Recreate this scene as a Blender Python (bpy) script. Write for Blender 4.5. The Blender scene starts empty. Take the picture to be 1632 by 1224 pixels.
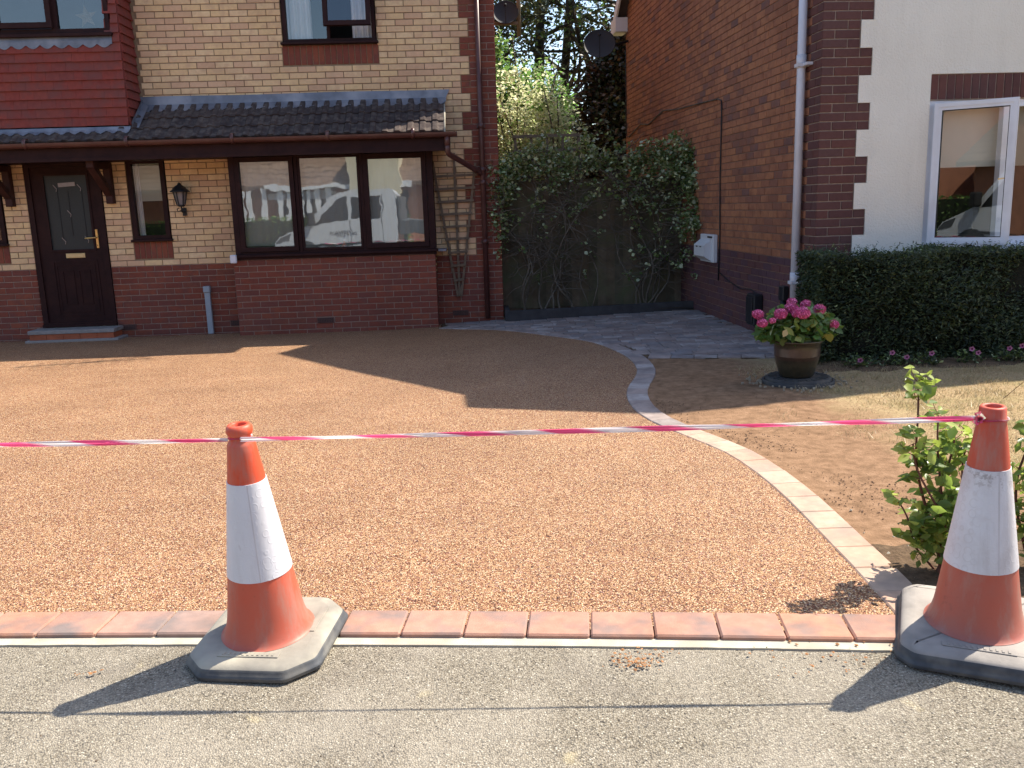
import bpy, bmesh, math, random
import numpy as np
from mathutils import Vector, Matrix
R = math.radians
rnd = random.Random(7)
nprs = np.random.RandomState(11)
SC = bpy.context.scene
COL = SC.collection

# ------------------------------------------------------------------ camera, sky, sun, exposure
F_PX, PITCH, ROLL, YAW, CAMH = 1406.84, 0.1985, -0.0317, 0.0426, 1.39
def cam_axes():
    fw = np.array([math.sin(YAW)*math.cos(PITCH), math.cos(YAW)*math.cos(PITCH), -math.sin(PITCH)])
    rt = np.array([math.cos(YAW), -math.sin(YAW), 0.0]); up = np.cross(rt, fw)
    c, s = math.cos(ROLL), math.sin(ROLL)
    return c*rt + s*up, -s*rt + c*up, fw
C_RT, C_UP, C_FW = cam_axes()
cam_data = bpy.data.cameras.new('camera')
cam_data.sensor_width = 36.0
cam_data.lens = F_PX/1632*36.0
cam_data.clip_start = 0.05
cam_data.clip_end = 2000
cam = bpy.data.objects.new('camera', cam_data); COL.objects.link(cam)
mw = Matrix.Identity(4)
for i in range(3):
    mw[i][0] = C_RT[i]; mw[i][1] = C_UP[i]; mw[i][2] = -C_FW[i]
mw[2][3] = CAMH
cam.matrix_world = mw
SC.camera = cam

KX, KY = 0.66, 0.32                       # shadow displacement per metre of height is (-KX, -KY)
sun_el = math.atan(1/math.hypot(KX, KY)); sun_az = math.atan2(KX, KY)
world = bpy.data.worlds.new('World'); SC.world = world; world.use_nodes = True
wn = world.node_tree; wn.nodes.clear()
sky = wn.nodes.new('ShaderNodeTexSky'); sky.sky_type = 'NISHITA'; sky.sun_disc = False
sky.sun_elevation = sun_el; sky.sun_rotation = sun_az; sky.air_density = 1.0; sky.dust_density = 1.2; sky.ozone_density = 1.0
bg = wn.nodes.new('ShaderNodeBackground'); bg.inputs['Strength'].default_value = 0.15
wo = wn.nodes.new('ShaderNodeOutputWorld')
wn.links.new(sky.outputs[0], bg.inputs[0]); wn.links.new(bg.outputs[0], wo.inputs[0])
sd = bpy.data.lights.new('sun', 'SUN'); sd.energy = 5.0; sd.angle = R(0.53); sd.color = (1.0, 0.92, 0.79)
sun = bpy.data.objects.new('sun', sd); COL.objects.link(sun)
sun.rotation_euler = Vector((-KX, -KY, -1.0)).to_track_quat('-Z', 'Y').to_euler()
sun.location = (8, 4, 14)
SC.view_settings.view_transform = 'Standard'
try: SC.view_settings.look = 'None'
except Exception: pass
SC.view_settings.exposure = 0.94
SC.view_settings.gamma = 1.0
SC.view_settings.use_curve_mapping = False

# ------------------------------------------------------------------ helpers: projection (for choosing which pieces show largest)
def px_of(p):
    d = np.array([p[0], p[1], p[2]-CAMH]); z = d @ C_FW
    if z < 0.2: return None
    return 816+F_PX*(d@C_RT)/z, 612-F_PX*(d@C_UP)/z, z
def ray(u, v): return C_RT*(u-816)/F_PX - C_UP*(v-612)/F_PX + C_FW
def at_y(u, v, y):                         # the point that lies at distance y behind that spot of the picture
    k = ray(u, v); t = y/k[1]; return Vector((k[0]*t, y, CAMH+k[2]*t))
def sst(a, b, x):
    t = min(1, max(0, (x-a)/(b-a))); return t*t*(3-2*t)
def yk(x): return -0.00887*x*x - 0.1227*x + 2.8838      # line where the drive meets the kerb blocks
def zg(x, y):
    a = min(1, max(0, (3-x)/4)); z = -0.12*a*min(1.0, max(0.0, (y-3)/8.5))
    d = yk(x)-0.24-y
    if d > 0: z -= 0.055*d
    return z

# ------------------------------------------------------------------ helpers: materials
class NT:
    def __init__(s, name):
        s.m = bpy.data.materials.new(name); s.m.use_nodes = True; s.t = s.m.node_tree; s.t.nodes.clear()
        s.o = s.n('ShaderNodeOutputMaterial'); s.geo = None
    def n(s, k, **kw):
        a = s.t.nodes.new(k)
        for q, v in kw.items(): setattr(a, q, v)
        return a
    def l(s, a, b): s.t.links.new(a, b)
    def pos(s):
        if s.geo is None: s.geo = s.n('ShaderNodeNewGeometry')
        return s.geo.outputs['Position']
    def noise(s, scale, detail=3, rough=0.55, vec=None, dist=0.0):
        a = s.n('ShaderNodeTexNoise'); a.inputs['Scale'].default_value = scale; a.inputs['Detail'].default_value = detail
        a.inputs['Roughness'].default_value = rough; a.inputs['Distortion'].default_value = dist
        s.l(vec or s.pos(), a.inputs['Vector']); return a.outputs['Fac']
    def vor(s, scale, feat='F1', out='Color', vec=None, rand=1.0):
        a = s.n('ShaderNodeTexVoronoi', feature=feat); a.inputs['Scale'].default_value = scale
        a.inputs['Randomness'].default_value = rand
        s.l(vec or s.pos(), a.inputs['Vector']); return a.outputs[out]
    def ramp(s, fac, stops, interp='LINEAR'):
        a = s.n('ShaderNodeValToRGB'); a.color_ramp.interpolation = interp; e = a.color_ramp.elements
        while len(e) > 1: e.remove(e[-1])
        e[0].position = stops[0][0]; e[0].color = (*stops[0][1], 1) if len(stops[0][1]) == 3 else stops[0][1]
        for p, c in stops[1:]:
            x = e.new(p); x.color = (*c, 1)
        s.l(fac, a.inputs[0]); return a.outputs[0]
    def mix(s, fac, a, b, mode='MIX'):
        x = s.n('ShaderNodeMix', data_type='RGBA', blend_type=mode)
        for v, i in ((fac, 0), (a, 6), (b, 7)):
            if hasattr(v, 'links') or isinstance(v, bpy.types.NodeSocket): s.l(v, x.inputs[i])
            elif isinstance(v, (int, float)): x.inputs[i].default_value = v
            else: x.inputs[i].default_value = (*v, 1) if len(v) == 3 else v
        return x.outputs[2]
    def math(s, op, a, b=0.0, clamp=False):
        x = s.n('ShaderNodeMath', operation=op); x.use_clamp = clamp
        for v, i in ((a, 0), (b, 1)):
            if isinstance(v, bpy.types.NodeSocket): s.l(v, x.inputs[i])
            else: x.inputs[i].default_value = v
        return x.outputs[0]
    def sep(s, v):
        a = s.n('ShaderNodeSeparateXYZ'); s.l(v, a.inputs[0]); return a.outputs
    def bump(s, h, strength=0.5, dist=0.01, nrm=None):
        a = s.n('ShaderNodeBump'); a.inputs['Strength'].default_value = strength; a.inputs['Distance'].default_value = dist
        s.l(h, a.inputs['Height'])
        if nrm: s.l(nrm, a.inputs['Normal'])
        return a.outputs[0]
    def bsdf(s, col, rough=0.8, spec=0.3, nrm=None, metal=0.0, trans=None, coat=0.0):
        b = s.n('ShaderNodeBsdfPrincipled')
        if isinstance(col, bpy.types.NodeSocket): s.l(col, b.inputs['Base Color'])
        else: b.inputs['Base Color'].default_value = (*col, 1)
        if isinstance(rough, bpy.types.NodeSocket): s.l(rough, b.inputs['Roughness'])
        else: b.inputs['Roughness'].default_value = rough
        b.inputs['Specular IOR Level'].default_value = spec; b.inputs['Metallic'].default_value = metal
        b.inputs['Coat Weight'].default_value = coat
        if nrm: s.l(nrm, b.inputs['Normal'])
        out = b.outputs[0]
        if trans:
            t = s.n('ShaderNodeBsdfTranslucent'); f, tc = trans
            if isinstance(tc, bpy.types.NodeSocket): s.l(tc, t.inputs[0])
            else: t.inputs[0].default_value = (*tc, 1)
            x = s.n('ShaderNodeMixShader'); x.inputs[0].default_value = f
            s.l(out, x.inputs[1]); s.l(t.outputs[0], x.inputs[2]); out = x.outputs[0]
        s.l(out, s.o.inputs[0]); return s.m

def mat_rough(name, c, var=0.25, scale=8, rough=0.8, bump=0.3, bscale=60, bdist=0.003, spec=0.3, tint=None, tscale=1.5, metal=0.0, stain=0.0):
    """a plain surface: base colour with blotches, a second slow tint and fine relief"""
    t = NT(name); c = np.array(c)
    col = t.ramp(t.noise(scale, 4), [(0.25, tuple(c*(1-var))), (0.75, tuple(np.minimum(c*(1+var), 0.95)))])
    if tint is not None:
        col = t.mix(t.ramp(t.noise(tscale, 3), [(0.45, (0, 0, 0)), (0.7, (1, 1, 1))]), col, tint)
    if stain: col = t.mix(1.0, col, t.ramp(t.noise(stain, 5, 0.65), [(0.3, (0.80, 0.77, 0.75)), (0.55, (1, 1, 1)), (0.75, (1.08, 1.08, 1.08))]), 'MULTIPLY')
    n = t.bump(t.noise(bscale, 4, 0.65), bump, bdist) if bump else None
    return t.bsdf(col, rough, spec, n, metal)

def mat_leaf(name, c1, c2, tr=0.35, c3=None, scale=6, rough=0.45, back=(0.32, 0.45, 0.06)):
    t = NT(name)
    col = t.ramp(t.noise(scale, 2), [(0.3, c1), (0.7, c2)])
    g = t.n('ShaderNodeNewGeometry')
    rv = t.math('MULTIPLY', g.outputs['Random Per Island'], 1.0)
    if c3: col = t.mix(t.ramp(rv, [(0.0, (0, 0, 0)), (0.72, (0, 0, 0)), (0.9, (1, 1, 1))]), col, c3)
    hv = t.n('ShaderNodeHueSaturation'); t.l(col, hv.inputs['Color'])
    t.l(t.math('ADD', t.math('MULTIPLY', rv, 0.7), 0.65), hv.inputs['Value'])
    tc = t.mix(0.5, hv.outputs[0], back)
    return t.bsdf(hv.outputs[0], rough, 0.4, None, 0, (tr, tc))

# ------------------------------------------------------------------ helpers: objects
ORG = {}
def finish(o, org, parent):
    ORG[o] = Vector(org)
    if parent is not None:
        o.parent = parent; o.location = Vector(org) - ORG[parent]
    else: o.location = org
    COL.objects.link(o); return o
def tag(o, label=None, cat=None, group=None, kind=None):
    if label: o['label'] = label
    if cat: o['category'] = cat
    if group: o['group'] = group
    if kind: o['kind'] = kind
    return o
def thing(name, loc, label, cat, group=None, kind=None):
    o = bpy.data.objects.new(name, None); o.empty_display_size = 0.2
    finish(o, loc, None); return tag(o, label, cat, group, kind)
class MB:
    """collects faces in world coordinates; build() makes ONE mesh object of them"""
    def __init__(s): s.v = []; s.f = []; s.mi = []; s.sm = []
    def add(s, vs, fs, mi=0, smooth=False):
        b = len(s.v); s.v.extend([tuple(v) for v in vs]); s.f.extend([tuple(i+b for i in f) for f in fs])
        s.mi.extend([mi]*len(fs)); s.sm.extend([smooth]*len(fs)); return s
    def box(s, x0, x1, y0, y1, z0, z1, mi=0, M=None, ch=0.0):
        if ch <= 0:
            vs = [(x, y, z) for z in (z0, z1) for y in (y0, y1) for x in (x0, x1)]
            fs = [(0, 2, 3, 1), (4, 5, 7, 6), (0, 1, 5, 4), (2, 6, 7, 3), (0, 4, 6, 2), (1, 3, 7, 5)]
        else:
            vs = []; c = ch
            for z, zi in ((z0, z0+c), (z1, z1-c)):
                vs += [(x0+c, y0+c, z), (x1-c, y0+c, z), (x1-c, y1-c, z), (x0+c, y1-c, z)]
                vs += [(x0+c, y0, zi), (x1-c, y0, zi), (x1, y0+c, zi), (x1, y1-c, zi), (x1-c, y1, zi), (x0+c, y1, zi), (x0, y1-c, zi), (x0, y0+c, zi)]
            # 0-3 bottom cap, 4-11 bottom ring, 12-15 top cap, 16-23 top ring
            fs = [(3, 2, 1, 0), (12, 13, 14, 15)]
            for k in range(8):
                a, b = 4+k, 4+(k+1) % 8; fs.append((a, b, b+12, a+12))
            for o, ring, top in ((0, 4, False), (12, 16, True)):
                q = [(o, o+1, ring+1, ring), (o+1, o+2, ring+3, ring+2), (o+2, o+3, ring+5, ring+4), (o+3, o, ring+7, ring+6)]
                tr = [(o, ring, ring+7), (o+1, ring+2, ring+1), (o+2, ring+4, ring+3), (o+3, ring+6, ring+5)]
                for f in q+tr: fs.append(f if not top else tuple(reversed(f)))
                
        if M is not None: vs = [M @ Vector(v) for v in vs]
        return s.add(vs, fs, mi)
    def bar(s, a, b, w, h, up=(0, 0, 1), mi=0):
        a, b = Vector(a), Vector(b); d = (b-a); L = d.length; d.normalize()
        u = Vector(up); sx = d.cross(u)
        if sx.length < 1e-4: sx = d.cross(Vector((1, 0, 0)))
        sx.normalize(); uz = sx.cross(d)
        M = Matrix.Translation(a) @ Matrix(((d.x, sx.x, uz.x, 0), (d.y, sx.y, uz.y, 0), (d.z, sx.z, uz.z, 0), (0, 0, 0, 1)))
        return s.box(0, L, -w/2, w/2, -h/2, h/2, mi, M)
    def tube(s, pts, r, n=8, mi=0, cap=True):
        pts = [Vector(p) for p in pts]; rs = r if isinstance(r, (list, tuple)) else [r]*len(pts)
        vs = []; fs = []; prev = None
        for i, p in enumerate(pts):
            d = (pts[min(i+1, len(pts)-1)] - pts[max(i-1, 0)]).normalized()
            a = prev - d*prev.dot(d) if prev is not None else (Vector((0, 0, 1)).cross(d) if abs(d.z) < 0.9 else Vector((1, 0, 0)).cross(d))
            if a.length < 1e-5: a = Vector((1, 0, 0))
            a.normalize(); prev = a; b = d.cross(a)
            for k in range(n):
                t = 2*math.pi*k/n; vs.append(p + (a*math.cos(t) + b*math.sin(t))*rs[i])
        for i in range(len(pts)-1):
            for k in range(n):
                a0 = i*n+k; a1 = i*n+(k+1) % n; fs.append((a0, a1, a1+n, a0+n))
        if cap: fs.append(tuple(reversed(range(n)))); fs.append(tuple(range((len(pts)-1)*n, len(pts)*n)))
        return s.add(vs, fs, mi, True)
    def lathe(s, prof, n=40, M=None, mi=0, cap=False, jit=None):
        vs = []; fs = []
        for r, z in prof:
            for k in range(n):
                t = 2*math.pi*k/n; vs.append(Vector((r*math.cos(t), r*math.sin(t), z)))
        for i in range(len(prof)-1):
            for k in range(n):
                a0 = i*n+k; a1 = i*n+(k+1) % n; fs.append((a0, a1, a1+n, a0+n))
        if cap: fs.append(tuple(reversed(range(n)))); fs.append(tuple(range((len(prof)-1)*n, len(prof)*n)))
        if M is not None: vs = [M @ v for v in vs]
        return s.add(vs, fs, mi, True)
    def prism(s, poly, z0, z1, mi=0, M=None):
        """poly in xy, extruded in z"""
        n = len(poly); vs = [Vector((x, y, z0)) for x, y in poly] + [Vector((x, y, z1)) for x, y in poly]
        fs = [tuple(reversed(range(n))), tuple(range(n, 2*n))] + [(i, (i+1) % n, (i+1) % n+n, i+n) for i in range(n)]
        if M is not None: vs = [M @ v for v in vs]
        return s.add(vs, fs, mi)
    def build(s, name, mats, parent=None, org=None, kind=None):
        if not isinstance(mats, (list, tuple)): mats = [mats]
        v = np.array(s.v, dtype=float)
        if org is None: org = ORG[parent] if parent is not None else Vector(((v[:, 0].min()+v[:, 0].max())/2, (v[:, 1].min()+v[:, 1].max())/2, v[:, 2].min()))
        v = v - np.array(org)
        me = bpy.data.meshes.new(name); me.from_pydata(v.tolist(), [], s.f)
        for m in mats: me.materials.append(m)
        me.polygons.foreach_set('material_index', s.mi); me.polygons.foreach_set('use_smooth', s.sm)
        me.update()
        o = bpy.data.objects.new(name, me); finish(o, org, parent)
        if kind: o['kind'] = kind
        return o
def frame_mb(mb, x0, x1, z0, z1, y0, y1, w, M=None, mi=0):
    """rectangular frame in the xz plane, pieces butted"""
    mb.box(x0, x0+w, y0, y1, z0, z1, mi, M); mb.box(x1-w, x1, y0, y1, z0, z1, mi, M)
    mb.box(x0+w, x1-w, y0, y1, z0, z0+w, mi, M); mb.box(x0+w, x1-w, y0, y1, z1-w, z1, mi, M)

PIECE = {}
def piece_mesh(key, mat, fn):
    if key not in PIECE:
        mb = MB(); fn(mb); me = bpy.data.meshes.new(key[0]); me.from_pydata([tuple(v) for v in mb.v], [], mb.f)
        me.materials.append(mat); me.polygons.foreach_set('use_smooth', mb.sm); me.update(); PIECE[key] = (me, mb)
    return PIECE[key]
class Pieces:
    """alike pieces of one thing: the largest in the picture become objects, the rest one 'stuff' part"""
    def __init__(s, name, mats): s.name = name; s.mats = mats; s.items = []
    def add(s, parent, key, fn, mi, M, size):
        c = M.translation; q = px_of(c)
        vis = -1 if q is None or not (-30 < q[0] < 1662 and -25 < q[1] < 1250) else size/q[2]**2
        s.items.append((vis, parent, key, fn, mi, M))
    def emit(s, limit=300, rest_parent=None):
        s.items.sort(key=lambda a: -a[0])
        restmb = MB()
        for i, (vis, parent, key, fn, mi, M) in enumerate(s.items):
            me, mb = piece_mesh((s.name,)+tuple(key)+(mi, s.mats[mi].name), s.mats[mi], fn)
            if i < limit and vis > 0:
                o = bpy.data.objects.new(s.name, me); org = M.translation.copy(); finish(o, org, parent)
                o.rotation_mode = 'QUATERNION'; o.rotation_quaternion = M.to_quaternion()
            else:
                restmb.add([M @ Vector(v) for v in mb.v], mb.f, mi)
        if restmb.v: restmb.build(s.name, s.mats, rest_parent, kind='stuff')

def cut(iv, holes):
    out = [iv]
    for h0, h1 in holes:
        nx = []
        for a, b in out:
            if h1 <= a or h0 >= b: nx.append((a, b)); continue
            if h0 > a: nx.append((a, h0))
            if h1 < b: nx.append((h1, b))
        out = nx
    return out
def brick_box(w, h, d=0.03):
    def f(mb):
        # face towards local -y, chamfered by 2 mm
        c = 0.0025; x, z = w/2, h/2
        vs = [(-x, d, -z), (x, d, -z), (x, d, z), (-x, d, z), (-x, c, -z), (x, c, -z), (x, c, z), (-x, c, z), (-x+c, 0, -z+c), (x-c, 0, -z+c), (x-c, 0, z-c), (-x+c, 0, z-c)]
        fs = [(8, 9, 10, 11), (4, 5, 9, 8), (5, 6, 10, 9), (6, 7, 11, 10), (7, 4, 8, 11), (0, 1, 5, 4), (1, 2, 6, 5), (2, 3, 7, 6), (3, 0, 4, 7)]
        mb.add(vs, fs)
    return f
def lay_wall(P, parent, M, u0, u1, z0, ncourse, colour, holes=(), umax=None, phase=0.0, zref=0.0):
    """stretcher bond on the plane M (local x along the wall, -y outwards, z up). colour(u,z,k)->material index or None"""
    for k in range(ncourse):
        z = z0+0.075*k; zc = z+0.0375
        a, b = u0, u1
        if umax:
            a, b = umax(zc); 
            if b-a < 0.1: continue
        hs = [(h[0], h[1]) for h in holes if h[2] < zc < h[3]]
        for s0, s1 in cut((a, b), hs):
            kk = int(round((z-zref)/0.075))
            off = phase + (0.1125 if kk % 2 else 0.0)
            n0 = math.floor((s0-off)/0.225)
            x = off+n0*0.225
            while x < s1-0.001:
                a0 = max(x, s0); a1 = min(x+0.225, s1); w = a1-a0-0.010
                if a1-a0 > 0.03:
                    # a colour change inside a brick splits it
                    mi = colour((a0+a1)/2, zc, kk)
                    if mi is not None:
                        wq = round(w, 3)
                        MM = M @ Matrix.Translation(((a0+a1)/2, rnd.uniform(-0.0016, 0.0016), zc)) @ Matrix.Rotation(rnd.uniform(-0.006, 0.006), 4, 'Y')
                        P.add(parent, (round(wq, 2) if 0.2 > wq else wq,), brick_box(round(wq, 2) if 0.2 > wq else wq, 0.065), mi, MM, wq*0.065)
                x += 0.225
def lay_soldiers(P, parent, M, u0, u1, z0, h, mi_fn):
    n = max(1, int(round((u1-u0)/0.075))); w = (u1-u0)/n
    for k in range(n):
        MM = M @ Matrix.Translation((u0+w*(k+0.5), rnd.uniform(-0.001, 0.0015), z0+h/2))
        P.add(parent, ('s', round(w, 3), round(h, 3)), brick_box(w-0.01, h-0.01), mi_fn(), MM, w*h)

# ------------------------------------------------------------------ materials
def brick_mats(prefix, cols, var=0.13, bump=0.5, rough=0.88, tint=None):
    return [mat_rough('%s_%d' % (prefix, i), c, var, 34, rough, bump, 190, 0.0025, 0.25, tint, 9, stain=0.9) for i, c in enumerate(cols)]
M_YEL = brick_mats('buff_brick', [(0.74, 0.515, 0.285), (0.78, 0.57, 0.33), (0.70, 0.49, 0.28), (0.69, 0.45, 0.28), (0.76, 0.54, 0.29), (0.63, 0.405, 0.25)], 0.07, tint=(0.65, 0.43, 0.26))
M_RED = brick_mats('red_brick', [(0.225, 0.064, 0.04), (0.20, 0.058, 0.039), (0.25, 0.075, 0.043), (0.18, 0.06, 0.045), (0.205, 0.07, 0.046)], 0.13, tint=(0.17, 0.062, 0.048))
M_DRK = brick_mats('brown_red_brick', [(0.115, 0.052, 0.046), (0.105, 0.048, 0.044), (0.13, 0.054, 0.045), (0.11, 0.055, 0.05)], 0.12)
M_ENG = brick_mats('engineering_brick', [(0.115, 0.055, 0.06), (0.10, 0.052, 0.062), (0.13, 0.058, 0.055)], 0.14)
M_ORA = brick_mats('orange_brick', [(0.35, 0.15, 0.08), (0.32, 0.135, 0.073), (0.37, 0.16, 0.08), (0.29, 0.125, 0.072), (0.20, 0.10, 0.076), (0.17, 0.09, 0.076), (0.245, 0.11, 0.072)], 0.12, tint=(0.24, 0.10, 0.058))
M_MORT_Y = mat_rough('brown_mortar', (0.25, 0.17, 0.105), 0.2, 30, 0.95, 0.5, 300, 0.002)
M_MORT_R = mat_rough('grey_pink_mortar', (0.34, 0.25, 0.2), 0.22, 30, 0.95, 0.5, 300, 0.002)
M_MORT_D = mat_rough('pale_mortar', (0.33, 0.25, 0.2), 0.25, 30, 0.95, 0.5, 300, 0.002)
M_MORT_O = mat_rough('orange_brown_mortar', (0.23, 0.14, 0.105), 0.2, 30, 0.95, 0.4, 300, 0.002)
M_UPVC = mat_rough('rosewood_upvc', (0.026, 0.0100, 0.0100), 0.25, 14, 0.6, 0.12, 90, 0.001, 0.14, (0.036, 0.014, 0.012), 5)
M_GUT = mat_rough('brown_plastic', (0.085, 0.032, 0.028), 0.2, 9, 0.38, 0.05, 60, 0.001, 0.45, (0.11, 0.05, 0.04), 4)
M_WHITE = mat_rough('white_upvc', (0.72, 0.73, 0.77), 0.03, 5, 0.35, 0.0, spec=0.5, tint=(0.62, 0.62, 0.64), tscale=3)
M_PIPEW = mat_rough('white_plastic_pipe', (0.60, 0.60, 0.64), 0.05, 7, 0.4, 0.03, 60, 0.001, 0.45, (0.5, 0.49, 0.49), 2.5)
M_LEAD = mat_rough('lead_sheet', (0.165, 0.18, 0.215), 0.28, 7, 0.5, 0.5, 14, 0.004, 0.5, (0.30, 0.31, 0.34), 3.2, metal=0.35)
M_TILEB = [mat_rough('brown_roof_tile_%d' % i, c, 0.18, 24, 0.88, 0.4, 160, 0.002, 0.2, (0.12, 0.095, 0.08), 14) for i, c in enumerate([(0.054, 0.040, 0.037), (0.066, 0.047, 0.041), (0.047, 0.036, 0.035)])]
M_HANG = [mat_rough('clay_tile_%d' % i, c, 0.16, 18, 0.85, 0.5, 150, 0.002, 0.25, (0.17, 0.058, 0.05), 6) for i, c in enumerate([(0.225, 0.048, 0.036), (0.215, 0.047, 0.037), (0.235, 0.052, 0.038), (0.195, 0.050, 0.041), (0.215, 0.054, 0.041)])]
M_BRASS = mat_rough('brass', (0.75, 0.50, 0.2), 0.1, 10, 0.3, 0, metal=0.9)
M_BRASSP = mat_rough('satin_brass_plate', (0.62, 0.47, 0.24), 0.08, 10, 0.45, 0, metal=0.35)
M_BLACK = mat_rough('black_metal', (0.02, 0.02, 0.022), 0.2, 12, 0.45, 0.1)
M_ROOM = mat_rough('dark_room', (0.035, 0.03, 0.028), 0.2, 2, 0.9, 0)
M_NET = mat_rough('pale_net_curtain', (0.52, 0.54, 0.53), 0.06, 5, 0.9, 0.1, 30, 0.004)
M_CURT = mat_rough('white_curtain', (0.75, 0.75, 0.76), 0.03, 4, 0.9, 0.1, 20, 0.004)
M_BLIND = mat_rough('cream_blind', (0.50, 0.51, 0.43), 0.03, 3, 0.9, 0.05, 200, 0.001)
M_TIMBER = mat_rough('dark_stained_timber', (0.045, 0.015, 0.012), 0.3, 10, 0.7, 0.4, 50, 0.002)
M_TREL = mat_rough('weathered_trellis_timber', (0.16, 0.118, 0.08), 0.3, 16, 0.85, 0.5, 80, 0.002)
M_GREYPL = mat_rough('grey_painted_cover', (0.30, 0.34, 0.38), 0.1, 12, 0.55, 0.2)
M_CONC = mat_rough('concrete', (0.46, 0.42, 0.33), 0.15, 25, 0.92, 0.6, 200, 0.003, tint=(0.35, 0.31, 0.24), tscale=5)
M_SLAB = mat_rough('stone_slab', (0.26, 0.24, 0.225), 0.2, 12, 0.85, 0.5, 120, 0.003)
M_STEP = mat_rough('orange_quarry_tile', (0.36, 0.10, 0.045), 0.2, 12, 0.6, 0.3, 100, 0.002)
M_METER = mat_rough('meter_box_plastic', (0.62, 0.63, 0.64), 0.05, 6, 0.45, 0.02)
M_VENT = mat_rough('air_brick_clay', (0.12, 0.055, 0.045), 0.2, 20, 0.8, 0.3)
M_ROOFP = mat_rough('roof_felt_tiles', (0.09, 0.065, 0.055), 0.3, 6, 0.9, 0.6, 20, 0.01)
M_FASW = mat_rough('white_painted_board', (0.66, 0.62, 0.60), 0.05, 5, 0.5, 0.1)

def mat_glass(name, warp=0.0, tint=(0.96, 0.98, 0.97), base=0.10):
    t = NT(name)
    fr = t.n('ShaderNodeFresnel'); fr.inputs['IOR'].default_value = 1.62
    fac = t.math('ADD', t.math('MULTIPLY', fr.outputs[0], 1.25), base, True)
    g = t.n('ShaderNodeBsdfGlossy'); g.inputs['Roughness'].default_value = 0.006; g.inputs['Color'].default_value = (0.93, 0.97, 0.96, 1)
    tr = t.n('ShaderNodeBsdfTransparent'); tr.inputs[0].default_value = (*tint, 1)
    if warp:
        b = t.bump(t.noise(2.6, 2, 0.5), warp, 0.01); t.l(b, g.inputs['Normal'])
    x = t.n('ShaderNodeMixShader'); t.l(fac, x.inputs[0]); t.l(tr.outputs[0], x.inputs[1]); t.l(g.outputs[0], x.inputs[2])
    t.l(x.outputs[0], t.o.inputs[0]); return t.m
M_GLASS = mat_glass('window_glass', 0.09, base=0.19)
M_GLASS2 = mat_glass('clear_window_glass', 0.03, base=0.06)
M_DGLASS = mat_rough('textured_door_glass', (0.032, 0.038, 0.038), 0.15, 60, 0.35, 0.5, 220, 0.001, 0.3)
M_LEADC = mat_rough('bright_lead_came', (0.28, 0.25, 0.24), 0.1, 20, 0.35, 0, metal=0.5)

def m_drive():
    t = NT('resin_bound_gravel'); P = t.pos()
    c = t.vor(172.0); s = t.sep(c)
    col = t.ramp(s[0], [(0, (0.28, 0.135, 0.075)), (0.10, (0.46, 0.255, 0.135)), (0.30, (0.57, 0.355, 0.19)), (0.50, (0.69, 0.475, 0.27)), (0.68, (0.38, 0.165, 0.11)), (0.76, (0.88, 0.73, 0.50)), (0.88, (0.14, 0.07, 0.055)), (0.95, (0.58, 0.40, 0.35))], 'CONSTANT')
    d = t.vor(172.0, 'F1', 'Distance')
    gap = t.ramp(d, [(0.34, (1.0, 1.0, 1.0)), (0.62, (0.56, 0.43, 0.34)), (0.8, (0.28, 0.18, 0.12))])
    col = t.mix(1.0, col, gap, 'MULTIPLY')
    slow = t.ramp(t.noise(1.1, 4), [(0.3, (0.86, 0.83, 0.80)), (0.7, (1.06, 1.05, 1.03))])
    slow = t.mix(1.0, slow, (0.86, 0.84, 0.82), 'MULTIPLY')
    slow = t.mix(1.0, slow, t.ramp(t.noise(5.5, 5, 0.7), [(0.3, (0.92, 0.90, 0.88)), (0.7, (1.05, 1.04, 1.04))]), 'MULTIPLY')
    col = t.mix(1.0, col, slow, 'MULTIPLY')
    h = t.math('SUBTRACT', 1.0, d)
    nn = t.bump(h, 0.9, 0.006)
    nn = t.bump(t.noise(26, 2), 0.12, 0.006, nn)
    return t.bsdf(col, 0.55, 0.35, nn)
M_DRIVE = m_drive()
def m_tarmac(name, dark=1.0):
    t = NT(name)
    c = t.vor(190.0); s = t.sep(c)
    col = t.ramp(s[0], [(0, (0.16, 0.145, 0.12)), (0.12, (0.25, 0.22, 0.175)), (0.45, (0.30, 0.268, 0.21)), (0.7, (0.36, 0.325, 0.26)), (0.93, (0.50, 0.46, 0.38)), (0.98, (0.08, 0.072, 0.065))], 'CONSTANT')
    d = t.vor(190.0, 'F1', 'Distance')
    col = t.mix(1.0, col, t.ramp(d, [(0.3, (1, 1, 1)), (0.8, (0.5, 0.47, 0.43))]), 'MULTIPLY')
    # dusty and worn patches with their own shape
    col = t.mix(t.ramp(t.noise(1.7, 5, 0.6), [(0.42, (0, 0, 0)), (0.62, (0.35, 0.35, 0.35))]), col, (0.40, 0.36, 0.30))
    col = t.mix(t.ramp(t.noise(2.4, 4, 0.6, dist=0.6), [(0.54, (0, 0, 0)), (0.72, (0.42, 0.42, 0.42))]), col, (0.15, 0.13, 0.11))
    col = t.mix(t.ramp(t.noise(5.5, 2), [(0.70, (0, 0, 0)), (0.78, (0.5, 0.5, 0.5))]), col, (0.62, 0.52, 0.30))
    col = t.mix(1.0, col, (dark*0.98, dark*0.97, dark*0.95), 'MULTIPLY')
    nn = t.bump(t.math('SUBTRACT', 1.0, d), 0.9, 0.004)
    nn = t.bump(t.noise(40, 4, 0.7), 0.35, 0.008, nn)
    return t.bsdf(col, 0.9, 0.2, nn)
M_TAR = m_tarmac('worn_tarmac')
M_ROAD = m_tarmac('road_tarmac', 0.45)
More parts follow.
